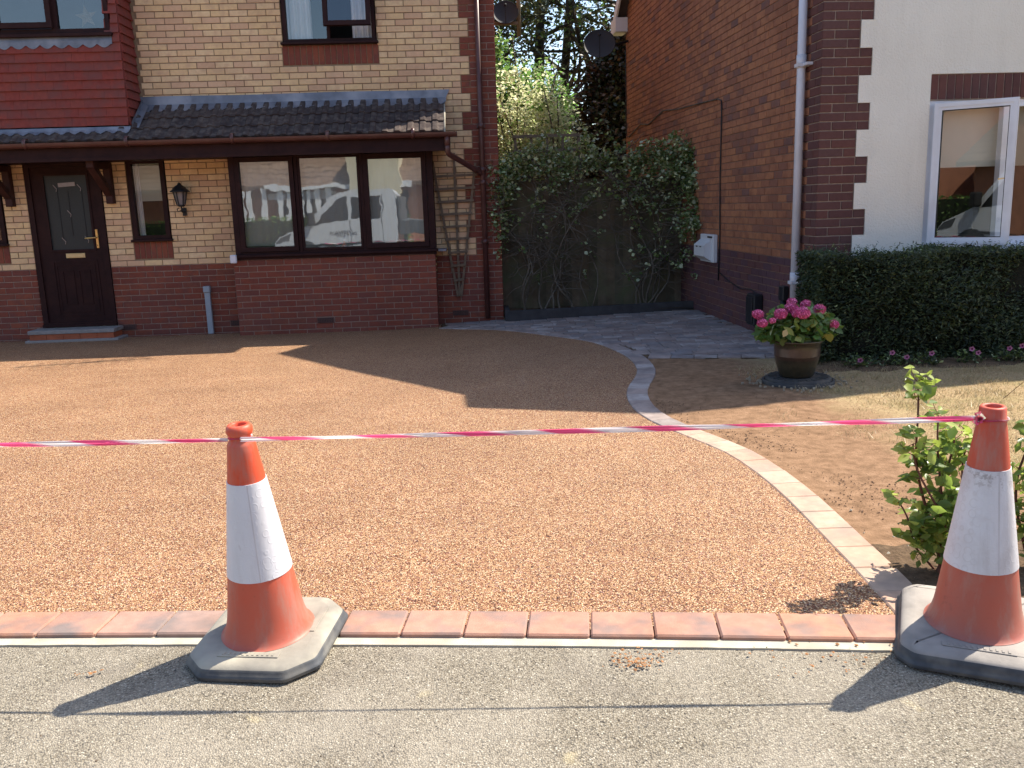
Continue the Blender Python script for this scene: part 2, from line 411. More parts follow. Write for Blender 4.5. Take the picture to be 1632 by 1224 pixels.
def m_lawn():
    t = NT('soil_and_dry_grass')
    p = t.sep(t.pos())
    soil = t.ramp(t.noise(14, 5, 0.65), [(0.3, (0.155, 0.09, 0.05)), (0.55, (0.26, 0.155, 0.09)), (0.8, (0.35, 0.22, 0.135))])
    soil = t.mix(t.ramp(t.noise(75, 3, 0.6), [(0.62, (0, 0, 0)), (0.72, (0.8, 0.8, 0.8))]), soil, (0.10, 0.058, 0.032))
    grass = t.ramp(t.noise(60, 4, 0.7), [(0.3, (0.22, 0.155, 0.085)), (0.55, (0.36, 0.265, 0.145)), (0.75, (0.50, 0.385, 0.22))])
    green = t.ramp(t.noise(2.2, 3), [(0.5, (0, 0, 0)), (0.7, (0.5, 0.5, 0.5))])
    grass = t.mix(green, grass, (0.17, 0.16, 0.06))
    # where the old lawn starts: to the right of a wavering line
    e = t.math('ADD', p[0], t.math('MULTIPLY', t.noise(1.6, 4, 0.6), 1.1))
    e = t.math('ADD', e, t.math('MULTIPLY', p[1], 0.05))
    e = t.math('SUBTRACT', e, 3.15)
    f = t.math('MULTIPLY', e, 2.8, True)
    f = t.math('MULTIPLY', f, t.ramp(t.noise(30, 3), [(0.25, (0.5, 0.5, 0.5)), (0.6, (1, 1, 1))]))
    col = t.mix(f, soil, grass)
    bed = t.ramp(p[1], [(0.0, (1, 1, 1)), (1.0, (1, 1, 1))])
    nn = t.bump(t.noise(45, 5, 0.75), 0.8, 0.012)
    return t.bsdf(col, 0.95, 0.1, nn)
M_LAWN = m_lawn()
M_EARTH = mat_rough('dark_bed_earth', (0.12, 0.08, 0.05), 0.4, 30, 0.95, 0.9, 60, 0.015, 0.1)
M_GROUND = mat_rough('dry_ground', (0.22, 0.19, 0.10), 0.3, 3, 0.95, 0.5, 20, 0.02, 0.1)
def block_mats(prefix, cols, tint):
    return [mat_rough('%s_%d' % (prefix, i), c, 0.14, 22, 0.82, 0.5, 240, 0.002, 0.25, tint, 6, stain=2.5) for i, c in enumerate(cols)]
M_KB = block_mats('terracotta_block', [(0.40, 0.215, 0.155), (0.37, 0.215, 0.165), (0.33, 0.22, 0.18), (0.44, 0.225, 0.15)], (0.21, 0.165, 0.15))
M_EB = block_mats('buff_pink_block', [(0.46, 0.33, 0.245), (0.45, 0.30, 0.22), (0.40, 0.33, 0.26), (0.50, 0.36, 0.27)], (0.34, 0.25, 0.20))
M_PB = block_mats('grey_brown_block', [(0.27, 0.23, 0.215), (0.22, 0.20, 0.20), (0.31, 0.25, 0.225), (0.24, 0.185, 0.165), (0.36, 0.32, 0.30)], (0.2, 0.165, 0.155))

# ------------------------------------------------------------------ the ground
def sheet(name, xs, ys, zf, keep, mat, label=None, kind='structure', parent=None):
    vid = {}; vs = []; fs = []
    def V(i, j):
        if (i, j) not in vid: vid[(i, j)] = len(vs); vs.append((xs[i], ys[j], zf(xs[i], ys[j])))
        return vid[(i, j)]
    for i in range(len(xs)-1):
        for j in range(len(ys)-1):
            if keep((xs[i]+xs[i+1])/2, (ys[j]+ys[j+1])/2): fs.append((V(i, j), V(i+1, j), V(i+1, j+1), V(i, j+1)))
    mb = MB(); mb.add(vs, fs, 0, True)
    o = mb.build(name, mat, parent, org=(0, 0, 0) if parent is None else None)
    if parent is None: o['kind'] = kind
    return o
def lin(a, b, s): n = max(1, int(round((b-a)/s))); return [a+(b-a)*i/n for i in range(n+1)]
def zbase(x, y):
    if y < 0.75: return -0.30
    return zg(x, y)-0.045
xs = [-600, -150, -50, -20, -10]+lin(-8, 8, 0.5)+[10, 20, 50, 150, 600]
ys = [-600, -150, -50, -20, -10, -5, 0.7]+lin(0.8, 16, 0.4)+[20, 30, 60, 150, 600]
sheet('ground', xs, ys, zbase, lambda x, y: True, M_GROUND)

def catmull(P, step):
    P = [Vector((*p, 0)) for p in P]; Q = [P[0]*2-P[1]]+P+[P[-1]*2-P[-2]]; out = []
    for i in range(1, len(Q)-2):
        for k in range(40):
            t = k/40; a, b, c, d = Q[i-1], Q[i], Q[i+1], Q[i+2]
            out.append(0.5*((2*b)+(-a+c)*t+(2*a-5*b+4*c-d)*t*t+(-a+3*b-3*c+d)*t**3))
    out.append(P[-1]); res = [out[0]]; acc = 0
    for a, b in zip(out, out[1:]):
        L = (b-a).length
        while acc+L >= step:
            f = (step-acc)/L; a = a.lerp(b, f); res.append(a.copy()); L = (b-a).length; acc = 0
        acc += L
    return res
EDGE = [(1.462, 2.66), (1.485, 3.02), (1.505, 3.4), (1.525, 3.9), (1.52, 4.3), (1.482, 4.7), (1.40, 5.0), (1.315, 5.25), (1.235, 5.5), (1.188, 5.75), (1.175, 6.0), (1.20, 6.36), (1.27, 6.7), (1.38, 7.03), (1.475, 7.4), (1.515, 7.9), (1.475, 8.46), (1.31, 9.2), (0.94, 9.83), (0.42, 10.58), (-0.05, 10.95), (-0.40, 11.2)]
edge_fine = catmull(EDGE, 0.02)
ey = np.array([p.y for p in edge_fine]); ex = np.array([p.x for p in edge_fine])
def x_edge(y): return float(np.interp(y, ey, ex))
sheet('driveway', lin(-9, 1.6, 0.08), lin(2.55, 11.6, 0.08), lambda x, y: zg(x, y)-0.001+0.0015*math.sin(x*2.1+y)*math.sin(y*1.7),
      lambda x, y: y > yk(x)-0.11 and x < x_edge(y)-0.0 and y < 11.62, M_DRIVE)
def zlawn(x, y):
    n = math.sin(x*9.1+y*3.3)*math.sin(y*7.7-x*2.9)*0.004 + math.sin(x*23+y*17)*math.sin(x*13-y*29)*0.002
    return zg(x, y)-0.008+n
sheet('lawn', lin(1.1, 9, 0.06), lin(0.9, 8.2, 0.06), zlawn, lambda x, y: x > x_edge(y)-0.0 and y > yk(x)-0.22, M_LAWN)
def ztar(x, y): return zg(x, y)-0.0165
sheet('pavement', lin(-9, 9, 0.15), lin(0.8, 4.2, 0.08), ztar, lambda x, y: y < yk(x)-0.13, M_TAR)
mb = MB()
xl = lin(-8.5, 8.5, 0.1)
for a, b in zip(xl, xl[1:]):
    v = []
    for x in (a, b):
        y0 = yk(x)-0.226+0.003*math.sin(x*31); y1 = yk(x)-0.17
        v += [(x, y0, zg(x, y0)-0.05), (x, y0, zg(x, y0)-0.010), (x, y1, zg(x, y1)-0.009)]
    mb.add(v, [(0, 3, 4, 1), (1, 4, 5, 2)])
st = mb.build('concrete_strip', M_CONC); st['kind'] = 'structure'
mb = MB()
for k in range(22):
    x = -10+0.92*k; mb.box(x, x+0.91, 0.66, 0.79, -0.35, -0.125, 0, None, 0.012)
k_ = mb.build('kerb', M_CONC); k_['kind'] = 'structure'
mb = MB(); mb.add([(-80, -7.2, -0.235), (80, -7.2, -0.235), (80, 0.665, -0.235), (-80, 0.665, -0.235)], [(0, 1, 2, 3)])
mb.build('road', M_ROAD)['kind'] = 'structure'

# block rows
def block_fn(l, w, h=0.06, c=0.005):
    def f(mb): mb.box(-l/2, l/2, -w/2, w/2, -h, 0, 0, None, c)
    return f
mb = MB()
pts = catmull(EDGE, 0.1)
for a, b in zip(pts, pts[1:]):
    d = (b-a).normalized(); n = Vector((-d.y, d.x, 0))*0.075
    mb.add([Vector((q.x, q.y, zg(q.x, q.y)-0.012)) for q in (a-n, b-n, b+n, a+n)], [(3, 2, 1, 0)])
edging = mb.build('block_edging', M_CONC); edging['kind'] = 'structure'
PE = Pieces('edging_block', M_EB+M_PB); pts = catmull(EDGE, 0.2115)
for i, (a, b) in enumerate(zip(pts, pts[1:])):
    c = (a+b)/2; d = (b-a).normalized(); ang = math.atan2(d.y, d.x)
    if c.y < 2.74: continue
    mi = rnd.choice([0, 1, 1, 2, 3]) if c.y < 5.4 else 4+rnd.choice([0, 2, 4])  # far blocks take greys: the bluish shade there is put into their colour
    M = Matrix.Translation((c.x, c.y, zg(c.x, c.y)+0.005+rnd.uniform(-0.001, 0.0015))) @ Matrix.Rotation(ang+rnd.uniform(-0.01, 0.01), 4, 'Z')
    PE.add(edging, ('e',), block_fn(0.2065, 0.158), mi, M, 0.03)
PE.emit(rest_parent=edging)
mb = MB(); xl = lin(-5, 1.55, 0.1)
for a, b in zip(xl, xl[1:]):
    mb.add([(a, yk(a)-0.17, zg(a, yk(a)-0.17)-0.016), (b, yk(b)-0.17, zg(b, yk(b)-0.17)-0.016), (b, yk(b)-0.01, zg(b, yk(b))-0.016), (a, yk(a)-0.01, zg(a, yk(a))-0.016)], [(0, 1, 2, 3)])
kerbrow = mb.build('front_block_row', M_EARTH); kerbrow['kind'] = 'structure'
PK = Pieces('kerb_block', M_KB); x = 1.40
while x > -5:
    s = (yk(x+0.01)-yk(x-0.01))/0.02; ang = math.atan(s); dx = 0.211*math.cos(ang); xc = x-dx/2
    yc = yk(xc)-0.0915*math.cos(ang)
    M = Matrix.Translation((xc, yc, zg(xc, yc)+0.006+rnd.uniform(-0.001, 0.0015))) @ Matrix.Rotation(ang+rnd.uniform(-0.006, 0.006), 4, 'Z')
    PK.add(kerbrow, ('k',), block_fn(0.2065, 0.173, 0.05, 0.006), rnd.choice([0, 0, 1, 2, 3]), M, 0.036)
    x -= dx
PK.emit(rest_parent=kerbrow)

# the block-paved path between the houses
def pav_front(x): return 7.99-0.30*(x-1.77) if x > 1.6 else 8.1
def in_paving(x, y):
    if y > 11.64 or y < 7.3: return False
    right = 3.03-0.0407*(y-7.77)
    if x > right or (x > 0.5 and y > 11.35): return False
    return x > x_edge(y)+0.06 and y > pav_front(x)+0.10
mb = MB(); xx = lin(-0.6, 3.1, 0.1); yy = lin(7.4, 11.7, 0.1)
o = sheet('block_paving', xx, yy, lambda x, y: zg(x, y)-0.004, lambda x, y: x < 3.03-0.0407*(y-7.77) and x > x_edge(y) and y > pav_front(x)-0.04, M_EARTH)
PP = Pieces('paving_block', M_PB); y = 7.3
row = 0
while y < 11.64:
    x = -0.6+rnd.uniform(0, 0.1)
    while x < 3.1:
        L = rnd.choice([0.14, 0.175, 0.21, 0.21, 0.24])
        cx, cy = x+L/2, y+0.055
        if in_paving(cx, cy):
            M = Matrix.Translation((cx, cy, zg(cx, cy)+0.006+rnd.uniform(-0.0015, 0.002)))
            PP.add(o, (L,), block_fn(L-0.005, 0.108, 0.05, 0.005), rnd.randrange(5), M, L*0.11)
        x += L
    y += 0.1130; row += 1
x = 1.62
while x < 3.02:
    yc = pav_front(x+0.1); M = Matrix.Translation((x+0.105, yc+0.02, zg(x, yc)+0.0075)) @ Matrix.Rotation(-0.29, 4, 'Z')
    PP.add(o, (0.21,), block_fn(0.205, 0.135, 0.05, 0.005), rnd.randrange(5), M, 0.04); x += 0.201
PP.emit(rest_parent=o)

# ------------------------------------------------------------------ the left house
def holed(mb, u0, u1, z0, z1, y0, y1, holes, M=None, mi=0):
    us = sorted(set([u0, u1]+[min(max(h[i], u0), u1) for h in holes for i in (0, 1)]))
    zs = sorted(set([z0, z1]+[min(max(h[i], z0), z1) for h in holes for i in (2, 3)]))
    for b0, b1 in zip(zs, zs[1:]):
        run = None
        for a0, a1 in list(zip(us, us[1:]))+[(None, None)]:
            solid = a0 is not None and not any(h[0] <= (a0+a1)/2 <= h[1] and h[2] <= (b0+b1)/2 <= h[3] for h in holes)
            if solid: run = (run[0], a1) if run else (a0, a1)
            elif run: mb.box(run[0], run[1], y0, y1, b0, b1, mi, M); run = None
LH = thing('brick_house', (-3.5, 11.68, -0.12), 'buff and red brick house with dark brown windows and tiled porch roof', 'house')
T_F = Matrix.Translation((0, 11.68, 0)); T_B = Matrix.Translation((0, 11.33, 0))
W_DOOR = (-5.56, -4.62, -0.3, 2.13); W_NAR = (-4.30, -3.81, 1.09, 2.14); W_LFT = (-6.42, -5.865, 1.09, 2.14)
W_UP = (-2.21, -1.05, 3.43, 4.62); BOX = (-7.2, -3.99, 2.44, 4.9)
S_NAR = (-4.30, -3.81, 0.862, 1.09); S_LFT = (-6.42, -5.865, 0.862, 1.09); S_UP = (-2.225, -1.035, 3.185, 3.43)
BAYZ = (-2.93, -0.44, -0.4, 2.1)
openings = [W_DOOR, W_NAR, W_LFT, W_UP, BAYZ, (BOX[0], -4.1, 2.6, 4.9)]
mb = MB(); holed(mb, -9, 0.412, -0.35, 0.7835, 11.688, 11.9, openings); wall_lo = mb.build('plinth_wall', M_MORT_R, LH)
mb = MB(); holed(mb, -9, 0.412, 0.7835, 4.85, 11.688, 11.9, openings); wall_up = mb.build('wall', M_MORT_Y, LH)
mb = MB(); mb.box(0.10, 0.4118, 11.6868, 11.70, 0.7835, 4.85); wall_q = mb.build('quoin', M_MORT_R, LH)
ZB = 0.7835
PY = Pieces('brick', M_YEL+M_RED)
nY = len(M_YEL)
def c_red(u, z, k): return nY+rnd.choice([0, 0, 1, 2, 3, 4])
def c_yel(u, z, k): return rnd.choice([0, 0, 1, 1, 2, 3, 4, 4, 5])
def qx(k): return 0.088 if (k//3) % 2 == 0 else -0.0245
bh = [W_DOOR, W_NAR, W_LFT, W_UP, S_NAR, S_LFT, S_UP, BAYZ, BOX]
lay_wall(PY, wall_lo, T_F, -9, 0.42, ZB-14*0.075, 14, c_red, bh, None, 0.088, ZB)
lay_wall(PY, wall_up, T_F, -9, 0.42, ZB, 54, c_yel, bh, lambda zc: (-9, qx(int((zc-ZB)/0.075))), 0.088, ZB)
lay_wall(PY, wall_q, T_F, -9, 0.42, ZB, 54, c_red, bh, lambda zc: (qx(int((zc-ZB)/0.075)), 0.42), 0.088, ZB)
for s in (S_NAR, S_LFT, S_UP): lay_soldiers(PY, wall_up, T_F, s[0], s[1], s[2]+0.01, s[3]-s[2]-0.01, lambda: nY+rnd.choice([0, 1, 2]))
# bay
mb = MB(); mb.box(-2.965, -0.443, 11.338, 11.60, -0.35, 0.83); bay_wall = mb.build('bay_wall', M_MORT_R, LH)
lay_wall(PY, bay_wall, T_B, -2.973, -0.436, 0.83-15*0.075, 15, c_red, [(-1.98, -1.76, 0.0, 0.075)], None, 0.02, 0.83)
T_BS = Matrix.Translation((-0.436, 11.338, 0)) @ Matrix.Rotation(math.pi/2, 4, 'Z')
lay_wall(PY, bay_wall, T_BS, 0.0, 0.33, 0.83-15*0.075, 15, c_red, (), None, 0.1, 0.83)
# gable side of the left house
mb = MB(); mb.box(0.2, 0.411, 11.9, 19.5, -0.35, 4.85); mb.add([(0.411, 11.7, 4.85), (0.411, 19.5, 4.85), (0.411, 15.6, 7.6), (0.2, 11.7, 4.85), (0.2, 19.5, 4.85), (0.2, 15.6, 7.6)], [(0, 1, 2), (5, 4, 3), (0, 2, 5, 3), (1, 4, 5, 2)])
side_l = mb.build('side_wall', M_MORT_R, LH)
T_LS = Matrix.Translation((0.42, 11.7, 0)) @ Matrix.Rotation(math.pi/2, 4, 'Z')
lay_wall(PY, side_l, T_LS, 0.0, 7.8, ZB-14*0.075, 68, c_red, (), None, 0.0, ZB)
PY.emit(300, wall_up)
mb = MB()
for s in ((-9.3, 0.53),):
    for y0, z0, y1, z1 in ((11.30, 4.80, 15.6, 7.72), (19.9, 4.80, 15.6, 7.72)):
        v = [(s[0], y0, z0), (s[1], y0, z0), (s[1], y1, z1), (s[0], y1, z1)]; v += [(a, b, c-0.12) for a, b, c in v]
        mb.add(v, [(0, 1, 2, 3), (7, 6, 5, 4), (0, 4, 5, 1), (1, 5, 6, 2), (0, 3, 7, 4)])
mb.build('roof', M_ROOFP, LH)
mb = MB(); mb.box(-9.3, 0.5, 11.33, 11.68, 4.66, 4.70); mb.box(-9.3, 0.5, 11.30, 11.33, 4.64, 4.82); mb.build('soffit', M_UPVC, LH)
# air bricks, cover post hole etc.
def air_brick(x0, z0, y, parent):
    b = MB(); b.box(x0, x0+0.215, y-0.004, y+0.05, z0, z0+0.07)
    for i in range(9):
        for j in range(3): b.box(x0+0.013+i*0.0215, x0+0.028+i*0.0215, y-0.0065, y-0.0042, z0+0.008+j*0.020, z0+0.02+j*0.020, 1)
    b.build('air_brick', [M_VENT, M_BLACK], parent)
for x0, z0, y in ((-4.60, -0.035, 11.675), (-3.17, -0.03, 11.675), (-0.26, -0.005, 11.675), (-1.98, 0.003, 11.326)): air_brick(x0, z0, y, LH)

# windows
def curtain_mb(x0, x1, z0, z1, y, waves=6, amp=0.02):
    b = MB(); n = 40; vs = []
    for i in range(n+1):
        t = i/n; x = x0+(x1-x0)*t; yy = y+amp*math.sin(t*waves*2*math.pi)+0.3*amp*math.sin(t*waves*5.1)
        vs += [(x, yy, z0), (x, yy, z1)]
    b.add(vs, [(2*i, 2*i+2, 2*i+3, 2*i+1) for i in range(n)], 0, True); return b
def pane_mb(x0, x1, z0, z1, y, th=0.006, M=None):
    b = MB(); b.add([(x0, y, z0), (x1, y, z0), (x1, y, z1), (x0, y, z1)], [(0, 1, 2, 3)])
    if M is not None: b.v = [tuple(M @ Vector(v)) for v in b.v]
    return b
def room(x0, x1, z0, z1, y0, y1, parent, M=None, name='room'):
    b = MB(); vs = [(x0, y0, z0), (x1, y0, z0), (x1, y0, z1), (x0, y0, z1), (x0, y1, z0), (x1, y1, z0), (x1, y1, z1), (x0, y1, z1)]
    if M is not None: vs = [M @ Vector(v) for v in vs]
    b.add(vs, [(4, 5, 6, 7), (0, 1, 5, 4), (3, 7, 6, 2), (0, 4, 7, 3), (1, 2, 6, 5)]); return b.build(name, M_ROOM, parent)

# the three-light bay window
b = MB(); Y = 11.33
b.box(-2.93, -2.86, Y+0.0, Y+0.30, 0.90, 2.12); b.box(-0.50, -0.425, Y+0.0, Y+0.34, 0.90, 2.12)
b.box(-2.86, -0.50, Y+0.01, Y+0.08, 2.085, 2.13); b.box(-2.86, -0.50, Y+0.01, Y+0.08, 0.895, 0.925)
b.box(-2.135, -2.095, Y+0.012, Y+0.08, 0.925, 2.085); b.box(-1.33, -1.29, Y+0.012, Y+0.08, 0.925, 2.085)
bay = b.build('bay_window', M_UPVC, LH)
b = MB(); b.box(-3.0, -0.40, Y-0.05, Y+0.10, 0.862, 0.897, 0, None, 0.006); b.box(-2.96, -0.42, Y-0.012, Y+0.05, 0.832, 0.861); b.build('window_sill', M_UPVC, bay)
for x0, x1, zb_, zt, w in ((-2.855, -2.14, 0.93, 2.08, 0.055), (-1.285, -0.505, 0.93, 2.08, 0.06)):
    b = MB(); frame_mb(b, x0, x1, zb_, zt, Y-0.012, Y+0.05, w); b.build('sash', M_UPVC, bay)
b = MB(); frame_mb(b, -2.09, -1.335, 0.93, 2.08, Y+0.018, Y+0.06, 0.028); b.build('glazing_bead', M_UPVC, bay)
for x0, x1 in ((-2.80, -2.195), (-2.062, -1.363), (-1.225, -0.565)):
    pane_mb(x0, x1, 0.96, 2.055, Y+0.03).build('pane', M_GLASS, bay)
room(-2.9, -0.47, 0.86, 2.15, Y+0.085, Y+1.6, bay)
for x0, x1 in ((-2.86, -2.13), (-2.10, -1.325), (-1.295, -0.50)):
    curtain_mb(x0, x1, 0.995, 2.1, Y+0.14, 7, 0.006).build('net_blind', M_NET, bay)
b = MB(); b.box(-2.86, -2.25, Y+0.10, Y+0.22, 0.925, 0.94)
b.build('inner_sill', mat_rough('inner_sill_wood', (0.20, 0.14, 0.06), 0.1), bay)
# small items on the inner sill
def bottle():
    t = thing('spray_bottle', (-1.585, Y+0.10, 0.905), 'small orange spray bottle standing inside the middle bay window', 'bottle')
    b = MB(); M = Matrix.Translation((-1.585, Y+0.09, 0.90)); b.lathe([(0.001, 0), (0.026, 0.0), (0.028, 0.02), (0.027, 0.08), (0.014, 0.11), (0.013, 0.125)], 16, M); b.build('body', mat_rough('orange_plastic', (0.55, 0.13, 0.05), 0.1, rough=0.4), t)
    b = MB(); b.box(-1.60, -1.545, Y+0.08, Y+0.10, 1.02, 1.05); b.box(-1.553, -1.545, Y+0.08, Y+0.10, 1.0, 1.02); b.build('trigger', M_WHITE, t)
bottle()

# lead flashing, tiles, gutter and fascia of the lean-to roof
def roof_tile_fn(w=0.30, L=0.33):
    def f(mb):
        # local x across, y up the slope, z out of the slope; two flat channels and two rolls
        prof = []
        for i in range(2):
            o = i*w/2
            prof += [(o+0.0, 0.002), (o+0.010, 0.015), (o+0.016, 0.018), (o+0.062, 0.018), (o+0.070, 0.015), (o+0.084, 0.002), (o+w/2-0.003, 0.0)]
        vs = []; n = len(prof)
        for y, dz in ((0.0, 0.0), (L, -0.022)):
            for x, z in prof: vs.append((x-w/2, y, z+dz))
        for x, z in prof: vs.append((x-w/2, 0.0, z-0.030))
        fs = [(i, i+1, n+i+1, n+i) for i in range(n-1)] + [(2*n+i, 2*n+i+1, i+1, i) for i in range(n-1)]
        mb.add(vs, fs)
    return f
def slope_M(x, y, z, ang): return Matrix.Translation((x, y, z)) @ Matrix.Rotation(ang, 4, 'X')
y_e, z_e, y_t, z_t = 11.02, 2.285, 11.655, 2.73
ang = math.atan2(z_t-z_e, y_t-y_e); Ls = math.hypot(z_t-z_e, y_t-y_e)
b = MB()
b.add([(-7, y_e, z_e-0.012), (-0.24, y_e, z_e-0.012), (-0.24, y_t, z_t-0.012), (-7, y_t, z_t-0.012), (-7, y_e, z_e-0.06), (-0.24, y_e, z_e-0.06), (-0.24, y_t, z_t-0.06), (-7, y_t, z_t-0.06)],
      [(0, 1, 2, 3), (7, 6, 5, 4), (0, 4, 5, 1), (1, 5, 6, 2)])
b.add([(-0.245, 11.04, 2.13), (-0.245, 11.675, 2.13), (-0.245, 11.675, 2.70), (-0.245, 11.04, 2.27)], [(0, 1, 2, 3)])
porch = b.build('porch_roof', M_UPVC, LH)
PT = Pieces('roof_tile', M_TILEB)
for r in range(3):
    s = r*0.235; y = y_e-0.03+s*math.cos(ang); z = z_e+0.004+s*math.sin(ang); x = -0.25
    while x > -7:
        cx = x-0.15
        if not (cx < -4.12 and r > 0):
            M = slope_M(cx, y, z+0.018, ang) @ Matrix.Rotation(rnd.uniform(-0.006, 0.006), 4, 'Z')
            PT.add(porch, ('rt',), roof_tile_fn(), rnd.randrange(3), M, 0.06)
        x -= 0.30
PT.emit(300, porch)
b = MB()  # mortar bedding at the verge
b.tube([(-0.243, 11.0, 2.29), (-0.243, 11.3, 2.50), (-0.243, 11.64, 2.735)], 0.012, 6); b.build('verge_mortar', M_CONC, porch)
# flashing: upstand with apron; apron edge dressed over the rolls
b = MB(); n = 100; vs = []; fs = []
for i in range(n+1):
    x = -4.02+(3.80)*i/n; w = 0.014*math.sin((x+0.25)/0.15*2*math.pi)
    lap = 0.003 if int((x+10)/1.45) % 2 else 0
    xt = x-(0.0 if i < n else 0.0)
    vs += [(xt+(0.045 if i == n else 0), 11.666-lap, 2.862+0.004*math.sin(x*3)), (x, 11.655-lap, 2.765), (x, 11.60-lap, 2.70+0.02), (x-0.01, 11.525, 2.668+w+0.012)]
for i in range(n):
    for j in range(3): a = 4*i+j; fs.append((a, a+1, a+5, a+4))
b.add(vs, fs, 0, False)
b.build('flashing', M_LEAD, LH)
b = MB(); vs = []; fs = []; n = 90
for i in range(n+1):
    x = -7+(3.0)*i/n; w = 0.016*math.sin((x+0.25)/0.15*2*math.pi)
    vs += [(x, 11.20, 2.475), (x, 11.17, 2.437+0.3*w), (x, 11.12, 2.405+w)]
for i in range(n):
    for j in range(2): a = 3*i+j; fs.append((a, a+1, a+4, a+3))
b.add(vs, fs); b.build('flashing', M_LEAD, LH)
b = MB()   # soaker down the side of the tile-hung box
b.add([(-3.985, 11.66, 2.80), (-3.985, 11.20, 2.46), (-3.90, 11.18, 2.455), (-3.90, 11.60, 2.745)], [(0, 1, 2, 3)])
b.add([(-3.985, 11.66, 2.84), (-3.985, 11.20, 2.52), (-3.985, 11.20, 2.46), (-3.985, 11.66, 2.80)], [(0, 1, 2, 3)]); b.build('flashing', M_LEAD, LH)
# fascia, soffit, gutter
b = MB(); b.box(-7, -0.22, 11.035, 11.06, 2.075, 2.262); b.box(-7, -0.22, 11.02, 11.034, 2.075, 2.115); b.box(-7, -0.22, 11.06, 11.33, 2.09, 2.12); b.box(-7, -2.93, 11.33, 11.70, 2.09, 2.12); b.box(-0.425, -0.22, 11.33, 11.68, 2.12, 2.135)
b.build('fascia_board', M_UPVC, porch)
b = MB(); vs = []; n = 9; xsg = [-7, -0.10]
for x in xsg:
    for i in range(n): t = math.pi*(1.0+i/(n-1)); vs.append((x, 10.975+0.056*math.cos(t), 2.285+0.056*math.sin(t)))
    for i in range(n): t = math.pi*(2.0-i/(n-1)); vs.append((x, 10.975+0.051*math.cos(t), 2.285+0.051*math.sin(t)))
m = 2*n
b.add(vs, [(i, (i+1) % m, (i+1) % m+m, i+m) for i in range(m)]+[tuple(range(m)), tuple(range(2*m-1, m-1, -1))], 0, False)
for x in (-6.2, -5.15, -3.98, -2.75, -1.63, -0.62):
    b.lathe([(0.059, -0.02), (0.061, -0.02), (0.061, 0.02), (0.059, 0.02)], 20, Matrix.Translation((x, 10.975, 2.283)) @ Matrix.Rotation(math.pi/2, 4, 'Y'))
b.box(-0.10, -0.094, 10.915, 11.035, 2.222, 2.29)
b.build('gutter', M_GUT, porch)
# rainwater pipes
b = MB()
b.tube([(-0.215, 10.985, 2.25), (-0.215, 10.985, 2.13)], 0.036, 14)
b.tube([(-0.215, 10.985, 2.16), (-0.215, 10.99, 2.06), (-0.20, 11.02, 2.03), (0.15, 11.60, 1.84), (0.205, 11.62, 1.80)], 0.034, 14)
b.lathe([(0.040, 0), (0.041, 0.05)], 16, Matrix.Translation((0.10, 11.52, 1.868)) @ Matrix.Rotation(math.atan2(0.58, 0.35), 4, 'Z') @ Matrix.Rotation(1.85, 4, 'Y'))
b.build('downpipe', M_GUT, LH)
b = MB(); b.tube([(0.205, 11.62, 4.75), (0.205, 11.62, -0.05)], 0.034, 16)
for z in (3.93, 2.40, 1.86, 1.70, 0.95):
    b.lathe([(0.034, -0.03), (0.041, -0.03), (0.041, 0.03), (0.034, 0.03)], 16, Matrix.Translation((0.205, 11.62, z)))
    b.box(0.15, 0.26, 11.655, 11.68, z-0.015, z+0.015)
b.build('downpipe', M_GUT, LH)

# tile-hung box with its window
Y2 = 11.24
bx = MB(); bx.box(-7.15, -4.06, Y2+0.03, 11.9, 2.50, 3.54); bx.box(-4.12, -4.04, Y2+0.031, 11.9, 3.54, 4.9); bx.box(-7.15, -4.12, Y2+0.5, 11.9, 4.6, 4.9)
box = bx.build('tile_hung_bay', M_HANG[3], LH)
def hang_fn(w, h=0.155):
    def f(mb):
        vs = [(-w/2, -0.037, 0), (w/2, -0.037, 0), (w/2, -0.012, 0), (-w/2, -0.012, 0), (-w/2, -0.006, h), (w/2, -0.006, h), (w/2, 0.004, h), (-w/2, 0.004, h)]
        mb.add(vs, [(0, 1, 5, 4), (0, 3, 2, 1), (1, 2, 6, 5), (0, 4, 7, 3), (4, 5, 6, 7)])
    return f
PH = Pieces('hanging_tile', M_HANG)
for r in range(23):
    z = 2.49+r*0.1055; flare = 0.012*max(0, 1-r/3.0)**2
    xr = -4.028-0.02*0 ; x = xr-(0.0825 if r % 2 else 0)
    wfirst = 0.0825 if r % 2 else 0.165
    xa = xr
    while xa > -7.1:
        w = wfirst if xa == xr else 0.165
        xc = xa-w/2
        if z < 3.36 or xc > -4.13:
            zz = z+rnd.uniform(-0.002, 0.002)
            M = Matrix.Translation((xc, Y2+0.012-flare, zz)) @ Matrix.Rotation(rnd.uniform(-0.008, 0.008), 4, 'Y')
            wq = w-0.0015
            PH.add(box, (round(wq, 3),), hang_fn(wq), rnd.choice([0, 0, 1, 2, 2, 3, 4]), M, w*0.1)
        xa -= w
    # return side
    ya = Y2+0.012; 
    for j in range(3):
        w = (0.165, 0.165, 0.11)[j] if r % 2 == 0 else (0.0825, 0.165, 0.165)[j]
        M = Matrix.Translation((-4.040, ya+w/2, z)) @ Matrix.Rotation(math.pi/2, 4, 'Z')
        PH.add(box, (round(w-0.003, 3),), hang_fn(w-0.003), rnd.choice([0, 1, 2, 2, 4]), M, 0.003); ya += w
PH.emit(300, box)
